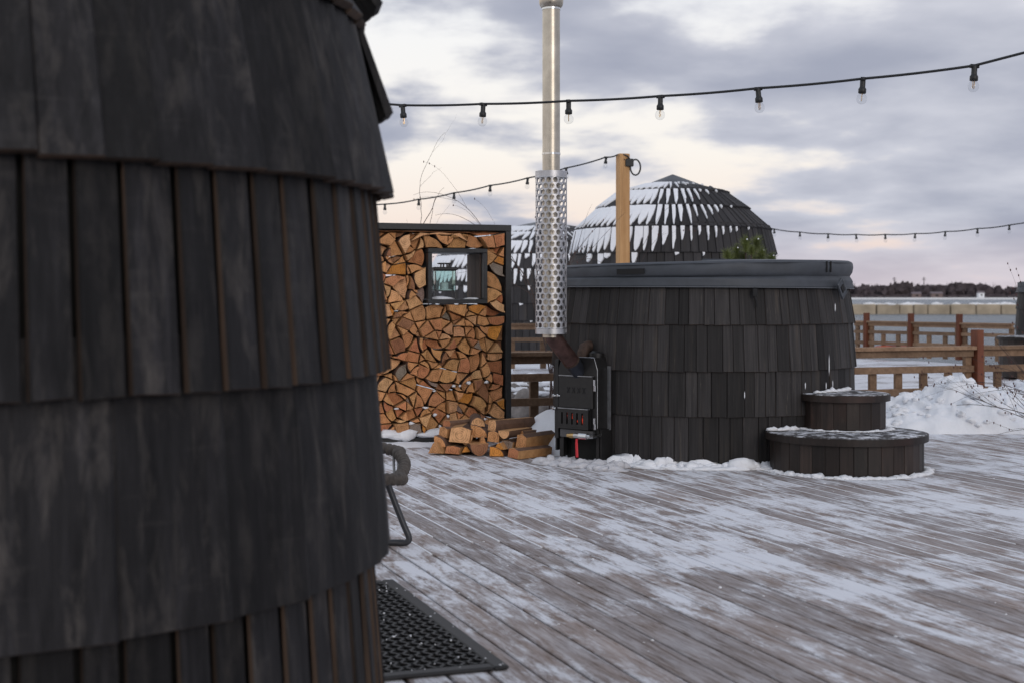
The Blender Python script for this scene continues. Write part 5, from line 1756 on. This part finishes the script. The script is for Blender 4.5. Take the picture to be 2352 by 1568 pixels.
# ------------------------------------------------------------------ door mat
def door_mat():
    p0 = Vector((-.007, 4.0, 0))
    lng = Vector((-.33, .944, 0)).normalized(); sh = Vector((-lng.y, lng.x, 0))     # sh points left
    t = thing("rubber_mat", "black rubber lattice mat flecked with snow beside the left sauna", "mat")
    t.matrix_local = basis(-sh, lng, Vector((0, 0, 1)), p0 + Vector((0, 0, .003)))     # local -x is left, y along
    W, L = .56, 1.3
    bd = .045
    for c, s in (((-bd / 2, L / 2), (bd, L)), ((-W + bd / 2, L / 2), (bd, L)), ((-W / 2, bd / 2), (W - 2 * bd - .002, bd)), ((-W / 2, L - bd / 2), (W - 2 * bd - .002, bd))):
        b = MB(); b.bbox((c[0], c[1], .006), (s[0], s[1], .012), .004); b.build("border", M_RUBBER, t)
    lat = MB(); rr = random.Random(1)
    px, py = .030, .030
    for j in range(int((L - 2 * bd) / py)):
        y = bd + (j + .5) * py
        lat.box((-W / 2, y + py * .5, .0035), (W - 2 * bd, .006, .006))
        for i in range(int((W - 2 * bd) / px)):
            x = -bd - (i + .5) * px
            M = Matrix.Translation((x, y, .0065)) @ Matrix.Rotation(R(38 if (i + j) % 2 else -38), 4, 'Z')
            lat.box((0, 0, 0), (.0095, .031, .011), M)
    tag(lat.build("lattice", M_RUBBER, t), kind='stuff')
    b = MB(); b.box((-W / 2, L / 2, .0008), (W - .03, L - .03, .0016)); b.build("backing", M_BLACK, t)
    sn = MB()
    for k in range(90):
        x, y = -rr.random() * W, rr.random() * L
        s = rr.uniform(.0018, .0042) * (2.6 if rr.random() < .05 else 1)
        lump(sn, (x, y, .011), (s, s * rr.uniform(.8, 2.2), .003), k, .4, ICO1)
    for k in range(26):
        lump(sn, (-.18 - .3 * rr.random(), L - .12 * rr.random() ** 2 - .03, .012), (.035, .02, .004), k + 500, .4, ICO1)
    tag(sn.build("snow_flecks", M_SNOWB, t, True), kind='stuff')
door_mat()

# ------------------------------------------------------------------ cord chair
def chair():
    t = thing("lounge_chair", "cord lounge chair with rope wrapped rim half hidden behind the sauna", "chair", (-.86, 6.05, 0))
    o = Vector((-.86, 6.05, 0))
    # rim loop: seat front reaches right; drawn as a closed loop in the chair's own frame
    Y = 6.0
    tip_hi = at(888, 1030, 6.25) - o; tip = at(930, 1066, 6.0) - o; tip_lo = at(890, 1100, 5.75) - o
    ctrl = [tip_hi, at(915, 1042, 6.12) - o, tip, at(916, 1094, 5.88) - o, tip_lo,
            Vector((-.25, -.42, .34)), Vector((-.62, -.40, .62)), Vector((-.80, -.16, .98)), Vector((-.82, .12, 1.0)), Vector((-.62, .42, .72)), Vector((-.28, .42, .48))]
    # closed Catmull-Rom
    n = len(ctrl); path = []
    for i in range(n):
        p0, p1, p2, p3 = ctrl[i - 1], ctrl[i], ctrl[(i + 1) % n], ctrl[(i + 2) % n]
        for k in range(60):
            s = k / 60
            path.append(.5 * ((2 * p1) + (p2 - p0) * s + (2 * p0 - 5 * p1 + 4 * p2 - p3) * s * s + (3 * p1 - p0 - 3 * p2 + p3) * s ** 3))
    acc = 0; rads = []
    for i, p in enumerate(path):
        acc += (p - path[i - 1]).length if i else 0
        rads.append(.0205 + .006 * abs(math.sin(acc * PI / .026)))
    b = MB(); b.tube(path, rads, 14, True); b.build("rope_rim", M_ROPE, t, True)
    # woven cords across the shell
    m = len(path)
    cords = MB()
    for k in range(14, m // 2 - 14, 11):
        a, c = path[(2 * 60 - k) % m], path[(2 * 60 + k) % m]
        mid = (a + c) / 2 - Vector((0, 0, .10 * min(1, (a - c).length / .6)))
        pts = [a.lerp(mid, s / 5) + (mid.lerp(c, s / 5) - a.lerp(mid, s / 5)) * (s / 5) for s in range(6)]
        cords.tube(pts, .006, 5)
    cords.build("woven_cords", M_CORD, t, True)["kind"] = 'stuff'
    def smooth(c, n=6):
        out = []
        for i in range(len(c) - 1):
            p0, p1, p2, p3 = c[max(i - 1, 0)], c[i], c[i + 1], c[min(i + 2, len(c) - 1)]
            for k in range(n):
                s = k / n
                out.append(.5 * ((2 * p1) + (p2 - p0) * s + (2 * p0 - 5 * p1 + 4 * p2 - p3) * s * s + (3 * p1 - p0 - 3 * p2 + p3) * s ** 3))
        return out + [c[-1]]
    near = [at(x, y, 6.0) - o for x, y in ((882, 1092), (896, 1128), (912, 1170), (928, 1210), (938.5, 1234), (938, 1245), (928, 1250), (914, 1250), (890, 1249))]
    zmin = min(p.z for p in near) - .0135
    near = [Vector((p.x, p.y, p.z - zmin)) for p in near] + [Vector((-.42, -.08, .016)), Vector((-.50, -.1, .03)), Vector((-.53, -.12, .09)), Vector((-.56, -.25, .58))]
    far = [Vector((p.x - .42, p.y + .42, p.z)) for p in near[:9]] + [Vector((-.74, .34, .016)), Vector((-.82, .34, .05)), Vector((-.66, .36, .66))]
    for c in (near, far):
        b = MB(); b.tube(smooth(c), .0135, 10); b.build("leg", M_CHAIRLEG, t, True, angle=60)
chair()
print("objects", len(bpy.data.objects))
